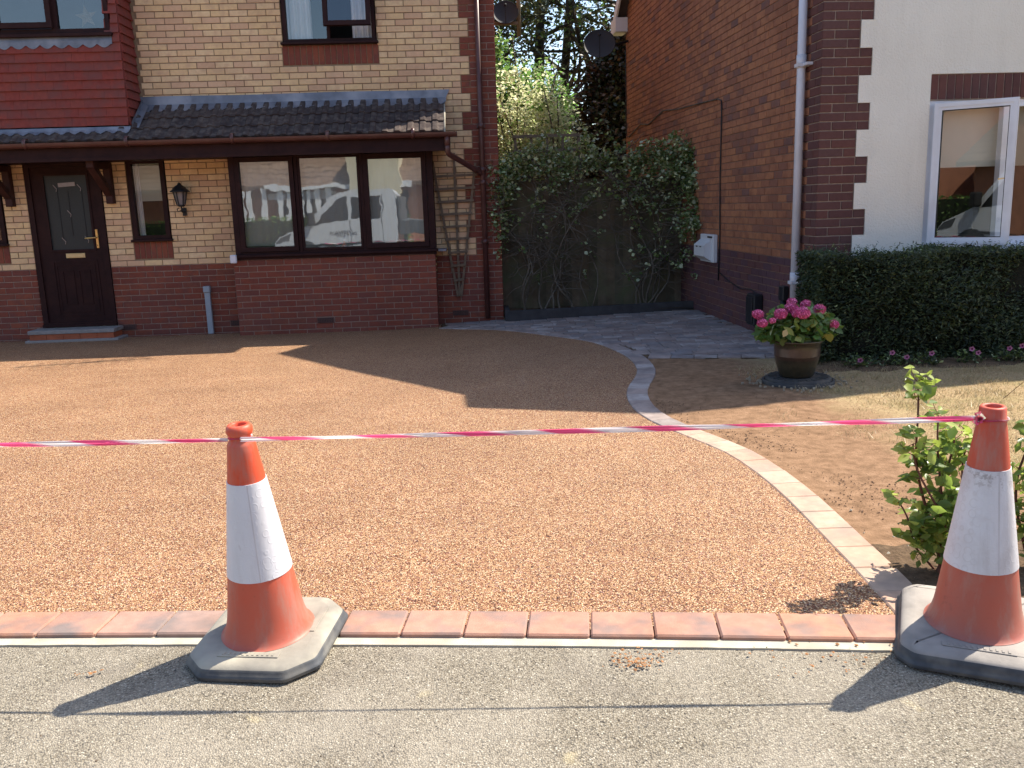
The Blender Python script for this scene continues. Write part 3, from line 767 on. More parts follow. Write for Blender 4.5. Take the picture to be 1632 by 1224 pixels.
# window of the box
b = MB(); frame_mb(b, -7.1, -4.125, 3.545, 4.75, Y2-0.02, Y2+0.06, 0.05)
b.box(-4.79, -4.72, Y2-0.018, Y2+0.05, 3.595, 4.70); b.box(-5.47, -5.40, Y2-0.018, Y2+0.05, 3.595, 4.70)
w1 = b.build('window', M_UPVC, box)
b = MB(); frame_mb(b, -5.425, -4.765, 3.605, 4.68, Y2-0.075, Y2-0.019, 0.06); b.build('sash', M_UPVC, w1)
b = MB(); b.box(-7.1, -4.10, Y2-0.06, Y2+0.02, 3.505, 3.545, 0, None, 0.005); b.build('window_sill', M_UPVC, w1)
pane_mb(-5.37, -4.82, 3.66, 4.63, Y2-0.045).build('pane', M_GLASS2, w1)
pane_mb(-4.72, -4.175, 3.59, 4.70, Y2+0.015).build('pane', M_GLASS2, w1)
pane_mb(-7.0, -5.47, 3.59, 4.70, Y2+0.015).build('pane', M_GLASS2, w1)
b = MB(); b.box(-6.9, -4.15, Y2+0.35, Y2+0.36, 3.4, 4.9); b.build('room', mat_rough('bedroom_wall', (0.10, 0.11, 0.13), 0.1, rough=0.9), box)
# scalloped lead apron under the sill
b = MB(); n = 168; vs = []; fs = []
for i in range(n+1):
    x = -7.1+(2.985)*i/n; sc = abs(math.sin((x+4.125)/0.165*math.pi))*1.5-0.25
    vs += [(x, Y2-0.005, 3.53), (x, Y2-0.02, 3.46), (x, Y2-0.022, 3.415-0.03*sc), (x, Y2-0.016, 3.415-0.03*sc)]
for i in range(n):
    for j in range(3): a = 4*i+j; fs.append((a, a+1, a+5, a+4))
b.add(vs, fs); b.build('flashing', M_LEAD, box)
# star ornament
st_ = thing('star_ornament', (-4.42, 11.32, 3.62), 'woven wicker star hanging inside the upper left window', 'ornament')
b = MB(); vs = []
for i in range(10):
    r = 0.135 if i % 2 == 0 else 0.055; a = math.pi/2+i*math.pi/5+0.12; vs.append((-4.42+r*math.cos(a), 11.33, 3.745+r*math.sin(a)))
vs += [(-4.42, 11.30, 3.745), (-4.42, 11.36, 3.745)]
b.add(vs, [(i, (i+1) % 10, 10) for i in range(10)]+[((i+1) % 10, i, 11) for i in range(10)]); b.build('star', mat_rough('wicker', (0.30, 0.25, 0.2), 0.3, 60, bump=0.8), st_)
b = MB(); b.tube([(-4.42, 11.33, 3.88), (-4.425, 11.33, 4.6)], 0.002, 4); b.build('string', M_BLACK, st_)

# upper window on the brick wall
Y3 = 11.70
b = MB(); frame_mb(b, -2.195, -1.062, 3.455, 4.60, Y3-0.035, Y3+0.05, 0.045); b.box(-1.66, -1.62, Y3-0.033, Y3+0.045, 3.50, 4.555)
w2 = b.build('window', M_UPVC, LH)
b = MB(); b.box(-2.23, -1.03, Y3-0.085, Y3-0.02, 3.432, 3.463, 0, None, 0.005); b.build('window_sill', M_UPVC, w2)
b = MB(); MT = Matrix.Translation((0, Y3-0.05, 4.58)) @ Matrix.Rotation(R(-7), 4, 'X'); frame_mb(b, -1.675, -1.10, -0.965, 0, -0.03, 0.025, 0.055, MT); sash2 = b.build('sash', M_UPVC, w2)
pane_mb(-1.62, -1.155, -0.91, -0.055, 0.0, M=MT).build('pane', M_GLASS2, w2)
pane_mb(-2.15, -1.66, 3.50, 4.555, Y3+0.005).build('pane', M_GLASS2, w2)
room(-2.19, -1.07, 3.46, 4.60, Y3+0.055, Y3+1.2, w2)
curtain_mb(-2.17, -1.86, 3.47, 4.58, Y3+0.12, 4, 0.022).build('curtain', M_CURT, w2)
curtain_mb(-1.36, -1.07, 3.47, 4.58, Y3+0.12, 4, 0.022).build('curtain', M_CURT, w2)
# narrow windows beside the door
for (x0, x1) in ((-4.285, -3.822), (-6.40, -5.88)):
    b = MB(); frame_mb(b, x0, x1, 1.115, 2.12, Y3-0.03, Y3+0.05, 0.055); w3 = b.build('window', M_UPVC, LH)
    b = MB(); b.box(x0-0.03, x1+0.03, Y3-0.075, Y3-0.02, 1.092, 1.122, 0, None, 0.005); b.build('window_sill', M_UPVC, w3)
    pane_mb(x0+0.05, x1-0.05, 1.165, 2.07, Y3+0.005).build('pane', M_GLASS2, w3)
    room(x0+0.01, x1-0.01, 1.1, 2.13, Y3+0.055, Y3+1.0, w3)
    b = MB(); b.box(x0+0.05, x1-0.05, Y3+0.09, Y3+0.095, 1.60, 2.10); b.build('blind', M_BLIND, w3)
    curtain_mb(x0+0.04, x0+0.12, 1.13, 2.1, Y3+0.08, 2, 0.01).build('curtain', M_CURT, w3)

# front door
b = MB(); frame_mb(b, -5.555, -4.625, 0.03, 2.115, Y3-0.035, Y3+0.06, 0.065); door_fr = b.build('door_frame', M_UPVC, LH)
b = MB(); dx0, dx1, dz0, dz1 = -5.489, -4.691, 0.07, 2.049; yf = Y3-0.012
G0, G1, GZ0, GZ1 = -5.33, -4.80, 1.02, 1.95
holed(b, dx0, dx1, dz0, dz1, yf, yf+0.045, [(G0, G1, GZ0, GZ1)])
frame_mb(b, G0-0.025, G1+0.025, GZ0-0.025, GZ1+0.025, yf-0.012, yf-0.0015, 0.028)
frame_mb(b, G0-0.02, G1+0.02, 0.17, 0.88, yf-0.008, yf-0.0015, 0.02)
frame_mb(b, G0+0.02, G1-0.02, 0.22, 0.83, yf-0.006, yf-0.001, 0.014)
frame_mb(b, G0+0.09, -5.095, 0.32, 0.76, yf-0.008, yf-0.001, 0.012); frame_mb(b, -5.035, G1-0.09, 0.32, 0.76, yf-0.008, yf-0.001, 0.012)
b.box(-5.56, -4.62, yf-0.05, yf+0.05, 0.035, 0.068)
door = b.build('door', M_UPVC, LH)
pane_mb(G0, G1, GZ0, GZ1, yf+0.012).build('pane', M_DGLASS, door)
b = MB(); yg = yf+0.006
b.bar((-5.16, yg, 1.83), (-4.95, yg, 1.84), 0.006, 0.05); b.build('light_bar', M_LEADC, door)
for cx, cz in ((-5.20, 1.80), (-4.90, 1.80), (-5.06, 1.48), (-5.17, 1.14), (-4.88, 1.15)):
    b = MB(); s = 0.035; b.bar((cx-s*0.7, yg, cz+s), (cx+s*0.5, yg, cz-s*0.5), 0.008, 0.008); b.bar((cx+s*0.5, yg, cz-s*0.5), (cx+s*0.2, yg, cz-s*1.4), 0.006, 0.006); b.build('lead_came', M_LEADC, door)
for cx, zz0, zz1 in ((-5.18, 1.78, 1.15), (-4.88, 1.78, 1.15), (-5.05, 1.75, 1.5), (-5.05, 1.44, 1.2)):
    b = MB(); b.bar((cx, yg+0.001, zz0), (cx, yg+0.001, zz1), 0.004, 0.004); b.build('dark_came', M_BLACK, door)
b = MB(); b.box(-5.165, -4.925, yf-0.016, yf-0.001, 0.915, 0.975, 0, None, 0.004); b.box(-5.145, -4.945, yf-0.02, yf-0.0165, 0.925, 0.965); b.build('letterbox', M_BRASSP, door)
b = MB(); b.box(-4.768, -4.735, yf-0.012, yf-0.001, 1.03, 1.27, 0, None, 0.004); b.tube([(-4.752, yf-0.012, 1.165), (-4.752, yf-0.05, 1.165), (-4.77, yf-0.055, 1.165), (-4.885, yf-0.055, 1.16)], 0.009, 8); b.build('door_handle', M_BRASS, door)
b = MB(); b.tube([(-4.752, yf-0.013, 1.075), (-4.752, yf-0.0135, 1.06)], 0.005, 6); b.build('keyhole', M_BLACK, door)
b = MB(); b.box(-5.63, -4.55, 11.36, 11.675, -0.02, 0.028, 0, None, 0.006); step = b.build('door_step', M_SLAB, LH)
b = MB()
for i in range(5):
    x = -5.615+i*0.2105; b.box(x, x+0.206, 11.375, 11.66, -0.09, -0.021)
b.build('step_tile', M_STEP, step)
b = MB(); b.box(-5.66, -4.50, 11.33, 11.67, -0.15, -0.091, 0, None, 0.005); b.build('step_base', M_SLAB, step)
# timber gallows brackets
for x in (-4.50, -5.74):
    b = MB(); b.box(x-0.045, x+0.045, 11.58, 11.672, 1.58, 2.085, 0, None, 0.006); b.box(x-0.045, x+0.045, 11.10, 11.58, 2.0, 2.085, 0, None, 0.006)
    b.bar((x, 11.14, 2.02), (x, 11.60, 1.70), 0.085, 0.07); b.build('porch_bracket', M_TIMBER, LH)
# cover strip over the cables, sensor box, lead tray beside the bay
b = MB(); b.box(-3.455, -3.385, 11.62, 11.672, -0.12, 0.42, 0, None, 0.004); b.box(-3.463, -3.377, 11.605, 11.673, 0.421, 0.50, 0, None, 0.006)
b.build('cable_cover', M_GREYPL, LH)
b = MB(); b.box(-0.425, -0.30, 11.36, 11.67, 0.86, 0.885); b.build('flashing', M_LEAD, LH)
sb = MB(); sb.box(-2.985, -2.905, 11.235, 11.275, 0.80, 0.905, 0, None, 0.01); sb.box(-2.965, -2.925, 11.275, 11.33, 0.82, 0.86)
tag(sb.build('alarm_sensor', M_WHITE), 'small white plastic box on the left corner of the bay window sill', 'sensor')
# wall lantern
lt = thing('wall_lantern', (-3.61, 11.66, 1.45), 'black carriage lantern fixed to the buff bricks left of the bay window', 'lamp')
b = MB(); b.box(-3.635, -3.585, 11.655, 11.672, 1.40, 1.50); b.tube([(-3.61, 11.655, 1.46), (-3.61, 11.60, 1.44), (-3.61, 11.55, 1.46), (-3.61, 11.55, 1.52)], 0.009, 8)
b.tube([(-3.61, 11.55, 1.47), (-3.66, 11.55, 1.455), (-3.665, 11.55, 1.49), (-3.64, 11.55, 1.50)], 0.006, 6); b.tube([(-3.61, 11.55, 1.47), (-3.56, 11.55, 1.455), (-3.555, 11.55, 1.49), (-3.58, 11.55, 1.50)], 0.006, 6)
b.lathe([(0.03, 1.515), (0.05, 1.525), (0.052, 1.54)], 6, Matrix.Translation((-3.61, 11.55, 0)), cap=True); b.build('bracket', M_BLACK, lt)
b = MB(); M = Matrix.Translation((-3.61, 11.55, 0))
for k in range(6):
    a = k*math.pi/3+0.26; b.bar(M @ Vector((0.052*math.cos(a), 0.052*math.sin(a), 1.54)), M @ Vector((0.085*math.cos(a), 0.085*math.sin(a), 1.70)), 0.010, 0.010)
b.lathe([(0.122, 1.695), (0.124, 1.705), (0.095, 1.725), (0.06, 1.765), (0.025, 1.785), (0.02, 1.80), (0.004, 1.815)], 12, M, cap=True); b.build('cage', M_BLACK, lt)
b = MB(); b.lathe([(0.047, 1.542), (0.079, 1.694)], 6, M @ Matrix.Rotation(0.26, 4, 'Z')); b.build('glass', mat_rough('dusty_lamp_glass', (0.22, 0.20, 0.20), 0.1, rough=0.2), lt)
# fan trellis
tr = thing('fan_trellis', (-0.155, 11.65, 0.22), 'fan shaped brown wooden trellis on the wall right of the bay', 'trellis')
yT = 11.645
for xt_, zt_ in ((-0.43, 1.975), (-0.155, 2.08), (0.115, 1.95)):
    b = MB(); b.bar((-0.155+(xt_+0.155)*0.08, yT, 0.25), (xt_, yT, zt_), 0.030, 0.012, (0, -1, 0)); b.build('upright', M_TREL, tr)
for i, z in enumerate((1.80, 1.64, 1.48, 1.32, 1.16, 1.00, 0.83, 0.66, 0.47)):
    f = (z-0.25)/1.70; hw = 0.275*f+0.035
    b = MB(); b.bar((-0.155-hw, yT-0.018, z-0.008), (-0.155+hw, yT-0.018, z+0.004), 0.012, 0.030, (0, 0, 1)); b.build('slat', M_TREL, tr)

# ------------------------------------------------------------------ the right house
M_R = Matrix.Translation((3.0528, 7.7661, 0)) @ Matrix.Rotation(0.0407, 4, 'Z')     # local x along the front, y back, z up
M_S = M_R @ Matrix.Rotation(-math.pi/2, 4, 'Z')
def RL(u, v, z): return M_R @ Vector((u, v, z))
def m_stucco():
    t = NT('white_textured_render')
    col = t.ramp(t.noise(1.3, 4), [(0.3, (0.74, 0.70, 0.61)), (0.7, (0.81, 0.775, 0.685))])
    col = t.mix(t.ramp(t.noise(9, 4, 0.7), [(0.62, (0, 0, 0)), (0.8, (0.25, 0.25, 0.25))]), col, (0.45, 0.42, 0.36))
    mp = t.n('ShaderNodeMapping'); mp.inputs['Scale'].default_value = (5, 5, 0.45); t.l(t.pos(), mp.inputs[0])
    col = t.mix(t.ramp(t.noise(1.0, 5, 0.65, vec=mp.outputs[0]), [(0.5, (0, 0, 0)), (0.75, (0.22, 0.22, 0.22))]), col, (0.50, 0.46, 0.38))
    nn = t.bump(t.noise(60, 4, 0.65), 1.0, 0.009)
    return t.bsdf(col, 0.9, 0.2, nn)
M_STUC = m_stucco()
RH = thing('rendered_house', (3.0528, 7.7661, 0.0), 'orange brick house with white rendered front, red brick quoins and an open white window', 'house')
ZR = 1.046
UW0, UW1, WZ0, WZ1 = 0.985, 2.85, 0.895, 2.178
def q2(k): return 0.4475 if (k//3) % 2 == 0 else 0.335
# rendered front
b = MB()
holed(b, 0.4475, 4.78, -0.2, 4.45, -0.006, 0.25, [(UW0, UW1, WZ0, 2.396)], M_R)
kz = -15
while kz < 45:
    z0 = ZR+0.075*kz
    if (kz//3) % 2 == 1: b.box(0.3375, 0.4474, -0.006, 0.0, z0, z0+0.225, 0, M_R)
    kz += 3
b.add([RL(0.0, 0.0, 4.45), RL(4.78, 0.0, 4.45), RL(2.39, 0.0, 6.28), RL(0.0, 0.25, 4.45), RL(4.78, 0.25, 4.45), RL(2.39, 0.25, 6.28)], [(0, 1, 2), (5, 4, 3), (0, 2, 5, 3), (1, 4, 5, 2)])
b.build('rendered_wall', M_STUC, RH)
b = MB(); b.box(0.009, 0.4474, 0.008, 0.25, -0.3, 4.5, 0, M_R); quoin = b.build('quoin', M_MORT_D, RH)
b = MB(); b.box(UW0, UW1, 0.008, 0.25, WZ1, 2.395, 0, M_R); lintel = b.build('lintel', M_MORT_D, RH)
b = MB(); b.box(0.0088, 0.25, 0.2501, 7.70, -0.3, 4.42, 0, M_R)
b.add([RL(0.0088, 0.55, 4.42), RL(0.0088, 7.70, 4.42), RL(0.0088, 4.12, 7.10), RL(0.25, 0.55, 4.42), RL(0.25, 7.70, 4.42), RL(0.25, 4.12, 7.10)], [(0, 1, 2), (5, 4, 3), (0, 2, 5, 3), (1, 4, 5, 2)])
side_r = b.build('side_wall', M_MORT_O, RH)
PR = Pieces('brick', M_DRK+M_ORA+M_ENG); nD, nO = len(M_DRK), len(M_ORA)
lay_wall(PR, quoin, M_R, 0.0, 0.45, ZR-18*0.075, 63, lambda u, z, k: rnd.choice([0, 0, 1, 2, 3]), (), lambda zc: (0.0, q2(int(math.floor((zc-ZR)/0.075)))), -0.1125, ZR)
lay_soldiers(PR, lintel, M_R, UW0, UW1, WZ1+0.004, 0.212, lambda: rnd.choice([0, 1, 2]))
def c_side(u, z, k):
    if u > -0.30: return rnd.choice([0, 1, 2, 3])
    if z < 0.821: return nD+nO+rnd.choice([0, 1, 2])
    n = math.sin(u*2.3+z*3.1)+math.sin(u*5.2-z*4.7)*0.7
    if rnd.random() < 0.10+0.10*max(0, n): return nD+rnd.choice([4, 5, 6])
    return nD+rnd.choice([0, 1, 2, 3, 0, 2, 6] if n > 0 else [0, 1, 2, 0, 2])
def side_u(zc):
    if zc < 4.42: return (-7.70, 0.0)
    d = (zc-4.42)/0.758; a, bb = -7.70+d, -0.55-d
    return (a, bb) if bb > a else (0, 0)
lay_wall(PR, side_r, M_S, -7.70, 0.0, ZR-18*0.075, 97, c_side, (), side_u, 0.0, ZR)
PR.emit(300, side_r)
# roofs: wing with its gable to the front, main roof with its gable over the side wall
def slab(b, pts, th=0.12):
    v = [RL(*p) for p in pts]; n = len(v); b.add(v+[p-Vector((0, 0, th)) for p in v], [tuple(range(n)), tuple(range(2*n-1, n-1, -1))]+[(i, i+n, (i+1) % n+n, (i+1) % n) for i in range(n)])
b = MB()
slab(b, [(-0.15, -0.07, 4.42), (2.39, -0.07, 6.36), (2.39, 3.2, 6.36), (-0.15, 0.75, 4.42)])
slab(b, [(4.93, -0.07, 4.42), (2.39, -0.07, 6.36), (2.39, 3.2, 6.36), (4.93, 0.75, 4.42)])
slab(b, [(-0.15, 0.42, 4.42), (9, 0.42, 4.42), (9, 4.12, 7.24), (-0.15, 4.12, 7.24)])
slab(b, [(-0.15, 7.85, 4.42), (9, 7.85, 4.42), (9, 4.12, 7.24), (-0.15, 4.12, 7.24)])
b.build('roof', M_ROOFP, RH)
b = MB()
def board(p, q, w=0.2, t=0.03):
    p, q = Vector(p), Vector(q); v = []
    for a in (p, q):
        v += [RL(a.x, a.y, a.z), RL(a.x+t, a.y, a.z), RL(a.x+t, a.y, a.z-w), RL(a.x, a.y, a.z-w)]
    b.add(v, [(0, 1, 5, 4), (1, 2, 6, 5), (2, 3, 7, 6), (3, 0, 4, 7), (3, 2, 1, 0), (4, 5, 6, 7)])
board((-0.185, 7.9, 4.36), (-0.185, 4.12, 7.22)); board((-0.185, 0.40, 4.40), (-0.185, 4.12, 7.22))
b.box(-0.20, 0.0, 7.55, 7.95, 4.16, 4.38, 0, M_R); b.box(-0.20, 0.0, -0.06, 0.4, 4.20, 4.40, 0, M_R)
b.box(0.0, 9, 7.72, 7.90, 4.20, 4.38, 0, M_R)
b.build('bargeboard', M_FASW, RH)
# white rainwater pipe on the side wall
b = MB(); pu, pv = -0.055, 0.29
b.tube([RL(pu, pv, 4.3), RL(pu, pv, 0.02)], 0.037, 16)
for z in (2.56, 0.655): b.lathe([(0.037, -0.055), (0.043, -0.055), (0.043, 0.055), (0.037, 0.055)], 16, M_R @ Matrix.Translation((pu, pv, z)))
for z in (2.53, 0.62): b.box(pu-0.046, -0.001, pv-0.046, pv+0.046, z-0.014, z+0.014, 0, M_R); b.box(-0.06, -0.002, pv-0.125, pv-0.046, z-0.012, z+0.012, 0, M_R)
b.build('downpipe', M_PIPEW, RH)
# front window
b = MB(); fy0, fy1 = 0.02, 0.09
frame_mb(b, UW0+0.002, UW1, WZ0+0.03, WZ1-0.002, fy0, fy1, 0.06, M_R)
b.box(UW0+0.70, UW0+0.76, fy0, fy1, WZ0+0.09, WZ1-0.062, 0, M_R)
w4 = b.build('window', M_WHITE, RH)
b = MB(); b.box(UW0-0.03, UW1+0.03, -0.06, fy1, WZ0-0.02, WZ0+0.028, 0, M_R, 0.006); b.build('window_sill', M_WHITE, w4)
SM = M_R @ Matrix.Translation((UW0+0.045, -0.012, 0)) @ Matrix.Rotation(R(-38), 4, 'Z')
b = MB(); sx1 = 0.64; sz0, sz1 = WZ0+0.045, WZ1-0.03; frame_mb(b, 0, sx1, sz0, sz1, -0.03, 0.03, 0.062, SM)
frame_mb(b, 0.006, sx1-0.006, sz0+0.006, sz1-0.006, -0.036, -0.0305, 0.03, SM); sash = b.build('sash', M_WHITE, w4)
pane_mb(0.06, sx1-0.06, sz0+0.06, sz1-0.06, 0.0, M=SM).build('pane', M_GLASS2, w4)
b = MB(); frame_mb(b, 0.06, sx1-0.06, sz0+0.06, sz1-0.06, -0.02, 0.02, 0.008, SM); b.build('gasket', M_BLACK, w4)
b = MB(); b.bar(SM @ Vector((sx1-0.03, 0.045, 1.50)), SM @ Vector((sx1-0.12, 0.06, 1.49)), 0.012, 0.014); b.bar(SM @ Vector((sx1-0.03, 0.03, 1.47)), SM @ Vector((sx1-0.03, 0.05, 1.53)), 0.02, 0.02); b.build('handle', M_BRASS, w4)
pane_mb(UW0+0.76, UW1-0.06, WZ0+0.09, WZ1-0.062, 0.05, M=M_R).build('pane', M_GLASS2, w4)
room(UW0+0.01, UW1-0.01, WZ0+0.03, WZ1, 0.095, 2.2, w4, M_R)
b = MB(); b.box(UW0+0.03, UW1-0.05, 0.16, 0.165, 1.63, WZ1-0.03, 0, M_R); b.box(UW0+0.03, UW1-0.05, 0.155, 0.17, 1.61, 1.63, 0, M_R); b.build('roller_blind', M_BLIND, w4)
b = MB(); b.box(UW0+0.02, UW0+0.09, 0.10, 0.12, WZ0+0.05, 1.6, 0, M_R); b.build('curtain', mat_rough('beige_curtain', (0.42, 0.36, 0.27), 0.08), w4)
# cable along the side wall
S_ = lambda u, z, o=0.012: M_S @ Vector((u, -o, z))
b = MB(); pts = [S_(-7.66, 3.9), S_(-7.62, 2.50), S_(-7.45, 2.47), S_(-6.6, 2.60), S_(-6.1, 2.55), S_(-5.2, 2.66), S_(-4.5, 2.60), S_(-3.4, 2.56), S_(-2.75, 2.53), S_(-2.62, 2.50), S_(-2.60, 2.42), S_(-2.62, 1.6), S_(-2.60, 0.98), S_(-2.63, 0.45)]
b.tube(pts, 0.008, 5); b.build('cable', M_BLACK, RH)
b = MB(); b.tube([S_(-2.6, 0.55), S_(-2.3, 0.48), S_(-1.9, 0.42), S_(-1.55, 0.44), S_(-1.25, 0.40)], 0.006, 5); b.build('cable', M_BLACK, RH)
# gas meter box
mt = thing('meter_box', tuple(S_(-2.95, 0.70, 0.0)), 'white meter box with sloping hood on the brick side wall', 'meter box')
b = MB(); b.box(-3.22, -2.70, -0.055, -0.003, 0.655, 0.985, 0, M_S, 0.006); b.build('body', M_METER, mt)
b = MB(); v = []
for u in (-3.19, -2.78):
    for o, z in ((0.056, 0.93), (0.145, 0.86), (0.145, 0.73), (0.056, 0.67)): v.append(M_S @ Vector((u, -o, z)))
b.add(v, [(0, 1, 5, 4), (1, 2, 6, 5), (2, 3, 7, 6), (3, 2, 1, 0), (4, 5, 6, 7)]); hood = b.build('hood', M_METER, mt)
b = MB(); 
for u in (-3.10, -2.95): b.box(u, u+0.06, -0.149, -0.1455, 0.835, 0.848, 0, M_S)
b.box(-2.93, -2.75, -0.059, -0.0555, 0.945, 0.965, 0, M_S); b.build('vent', M_BLACK, mt)
# two dark fittings low on the side wall
b = MB(); b.box(-1.42, -1.20, -0.10, -0.002, 0.09, 0.42, 0, M_S, 0.012); b.box(-1.40, -1.22, -0.115, -0.101, 0.12, 0.39, 0, M_S, 0.006)
tag(b.build('flue_guard', M_BLACK), 'black flue guard on the side wall behind the potted hydrangea', 'flue guard')
b = MB(); b.box(-0.66, -0.54, -0.06, -0.002, 0.42, 0.56, 0, M_S, 0.008); b.tube([S_(-0.60, 0.42, 0.03), S_(-0.60, 0.30, 0.03)], 0.03, 10)
tag(b.build('wall_socket', M_BLACK), 'small dark outdoor socket on the side wall beside the white downpipe', 'socket')

# satellite dishes, mast
def dish(c, d, r, label, wall, mat):
    c = Vector(c); d = Vector(d).normalized(); t = thing('satellite_dish', c, label, 'satellite dish')
    M = Matrix.Translation(c) @ d.to_track_quat('Z', 'Y').to_matrix().to_4x4()
    b = MB(); b.lathe([(0.01, 0.0)]+[(r*i/6, 0.22*r*(i/6)**2) for i in range(1, 7)]+[(r*1.01, 0.22*r+0.004), (r*0.9, 0.16*r)], 32, M); b.build('dish', mat, t)
    b = MB(); tip = M @ Vector((0, 0, r*1.15)); low = M @ Vector((0, -r*0.95, 0.2*r))
    b.bar(low, tip, 0.012, 0.012); b.tube([tip, M @ Vector((0, 0.02, r*0.95))], 0.025, 10); b.build('feed_arm', mat, t)
    b = MB(); b.tube([c, c-d*0.12, Vector(wall)], 0.022, 8); b.build('wall_bracket', M_BLACK, t)
M_MESH = mat_rough('dark_grey_dish', (0.028, 0.028, 0.033), 0.1, 6, 0.6, 0.1)
dish((2.26, 15.2, 3.93), (-0.10, -0.75, 0.35), 0.26, 'dark round satellite dish at the rear corner of the brick side wall', RL(-0.003, 7.5, 4.0), M_MESH)
dish((0.74, 15.3, 4.47), (-0.05, -0.8, 0.35), 0.21, 'dark satellite dish on a bracket beside the left house', (0.415, 15.4, 4.35), M_MESH)
b = MB(); b.tube([(0.95, 15.3, 4.12), (0.955, 15.3, 5.6)], 0.035, 8); b.box(0.413, 0.98, 15.27, 15.33, 4.30, 4.35)
tag(b.build('aerial_pole', mat_rough('weathered_pole', (0.22, 0.17, 0.11), 0.2)), 'brown pole held off the left house wall by a pale bracket', 'pole')
ae = thing('tv_aerial', (0.62, 12.0, 4.5), 'television aerial on a mast above the gable of the left house', 'aerial')
b = MB(); b.tube([(0.46, 11.75, 4.0), (0.62, 11.72, 7.15)], 0.02, 8); b.build('mast', M_GREYPL, ae)
b = MB(); b.tube([(-0.05, 11.55, 7.05), (1.25, 11.85, 7.05)], 0.02, 6)
for i in range(9):
    x = 0.0+i*0.15; y = 11.55+0.3*(x+0.05)/1.3; b.tube([(x+0.06, y-0.27+0.01*i, 7.06), (x-0.06, y+0.27-0.01*i, 7.06)], 0.008, 5)
b.build('elements', M_GREYPL, ae)

# ------------------------------------------------------------------ fence, trellis, bed edge between the houses
M_FB = [mat_rough('fence_board_%d' % i, c, 0.35, 7, 0.9, 0.6, 40, 0.003, 0.15, (0.12, 0.13, 0.07), 3) for i, c in enumerate([(0.14, 0.11, 0.072), (0.11, 0.095, 0.065), (0.155, 0.125, 0.085)])]
fe = thing('board_fence', (1.7, 12.05, -0.05), 'dark weathered vertical board fence closing the gap between the houses', 'fence')
x = 0.43; i = 0
while x < 2.86:
    w = 0.118; zt = 1.72+rnd.uniform(-0.006, 0.006)
    b = MB(); t0, t1 = 0.018, 0.007
    v = [(x, 12.04, -0.08), (x+w+0.012, 12.04, -0.08), (x+w+0.012, 12.04-t1, -0.08), (x, 12.04-t0, -0.08)]; v += [(p, q, zt) for p, q, _ in v]
    b.add(v, [(0, 1, 2, 3), (7, 6, 5, 4), (3, 2, 6, 7), (0, 3, 7, 4), (2, 1, 5, 6), (1, 0, 4, 5)])
    b.build('board', M_FB[i % 3], fe); x += w; i += 1
b = MB(); b.box(0.43, 2.87, 12.045, 12.09, 0.25, 0.33); b.box(0.43, 2.87, 12.045, 12.09, 1.35, 1.43); b.build('rail', M_FB[1], fe)
tp = thing('trellis_panel', (1.1, 12.06, 1.73), 'square lattice trellis on top of the fence under the bright shrub', 'trellis')
for z in (2.29, 2.10, 1.92, 1.76):
    b = MB(); b.box(0.62, 1.53, 12.04, 12.06, z-0.02, z+0.02); b.build('slat', M_TREL, tp)
for x in (0.66, 0.87, 1.08, 1.29, 1.50):
    b = MB(); b.box(x-0.018, x+0.018, 12.062, 12.08, 1.72, 2.31); b.build('slat', M_TREL, tp)
b = MB(); b.bar((0.46, 11.36, 0.0), (2.90, 11.46, 0.035), 0.07, 0.13); b.bar((0.46, 11.36, 0.0), (0.46, 12.0, 0.0), 0.06, 0.14)
tag(b.build('bed_edging', mat_rough('dark_sleeper', (0.05, 0.048, 0.05), 0.3, 10, 0.8, 0.5, 60)), 'low dark timber edging along the foot of the climber bed', 'edging')
sheet('flower_bed', lin(0.42, 2.9, 0.1), lin(11.4, 12.04, 0.08), lambda x, y: 0.02+0.015*math.sin(x*9)*math.sin(y*13), lambda x, y: True, M_EARTH)

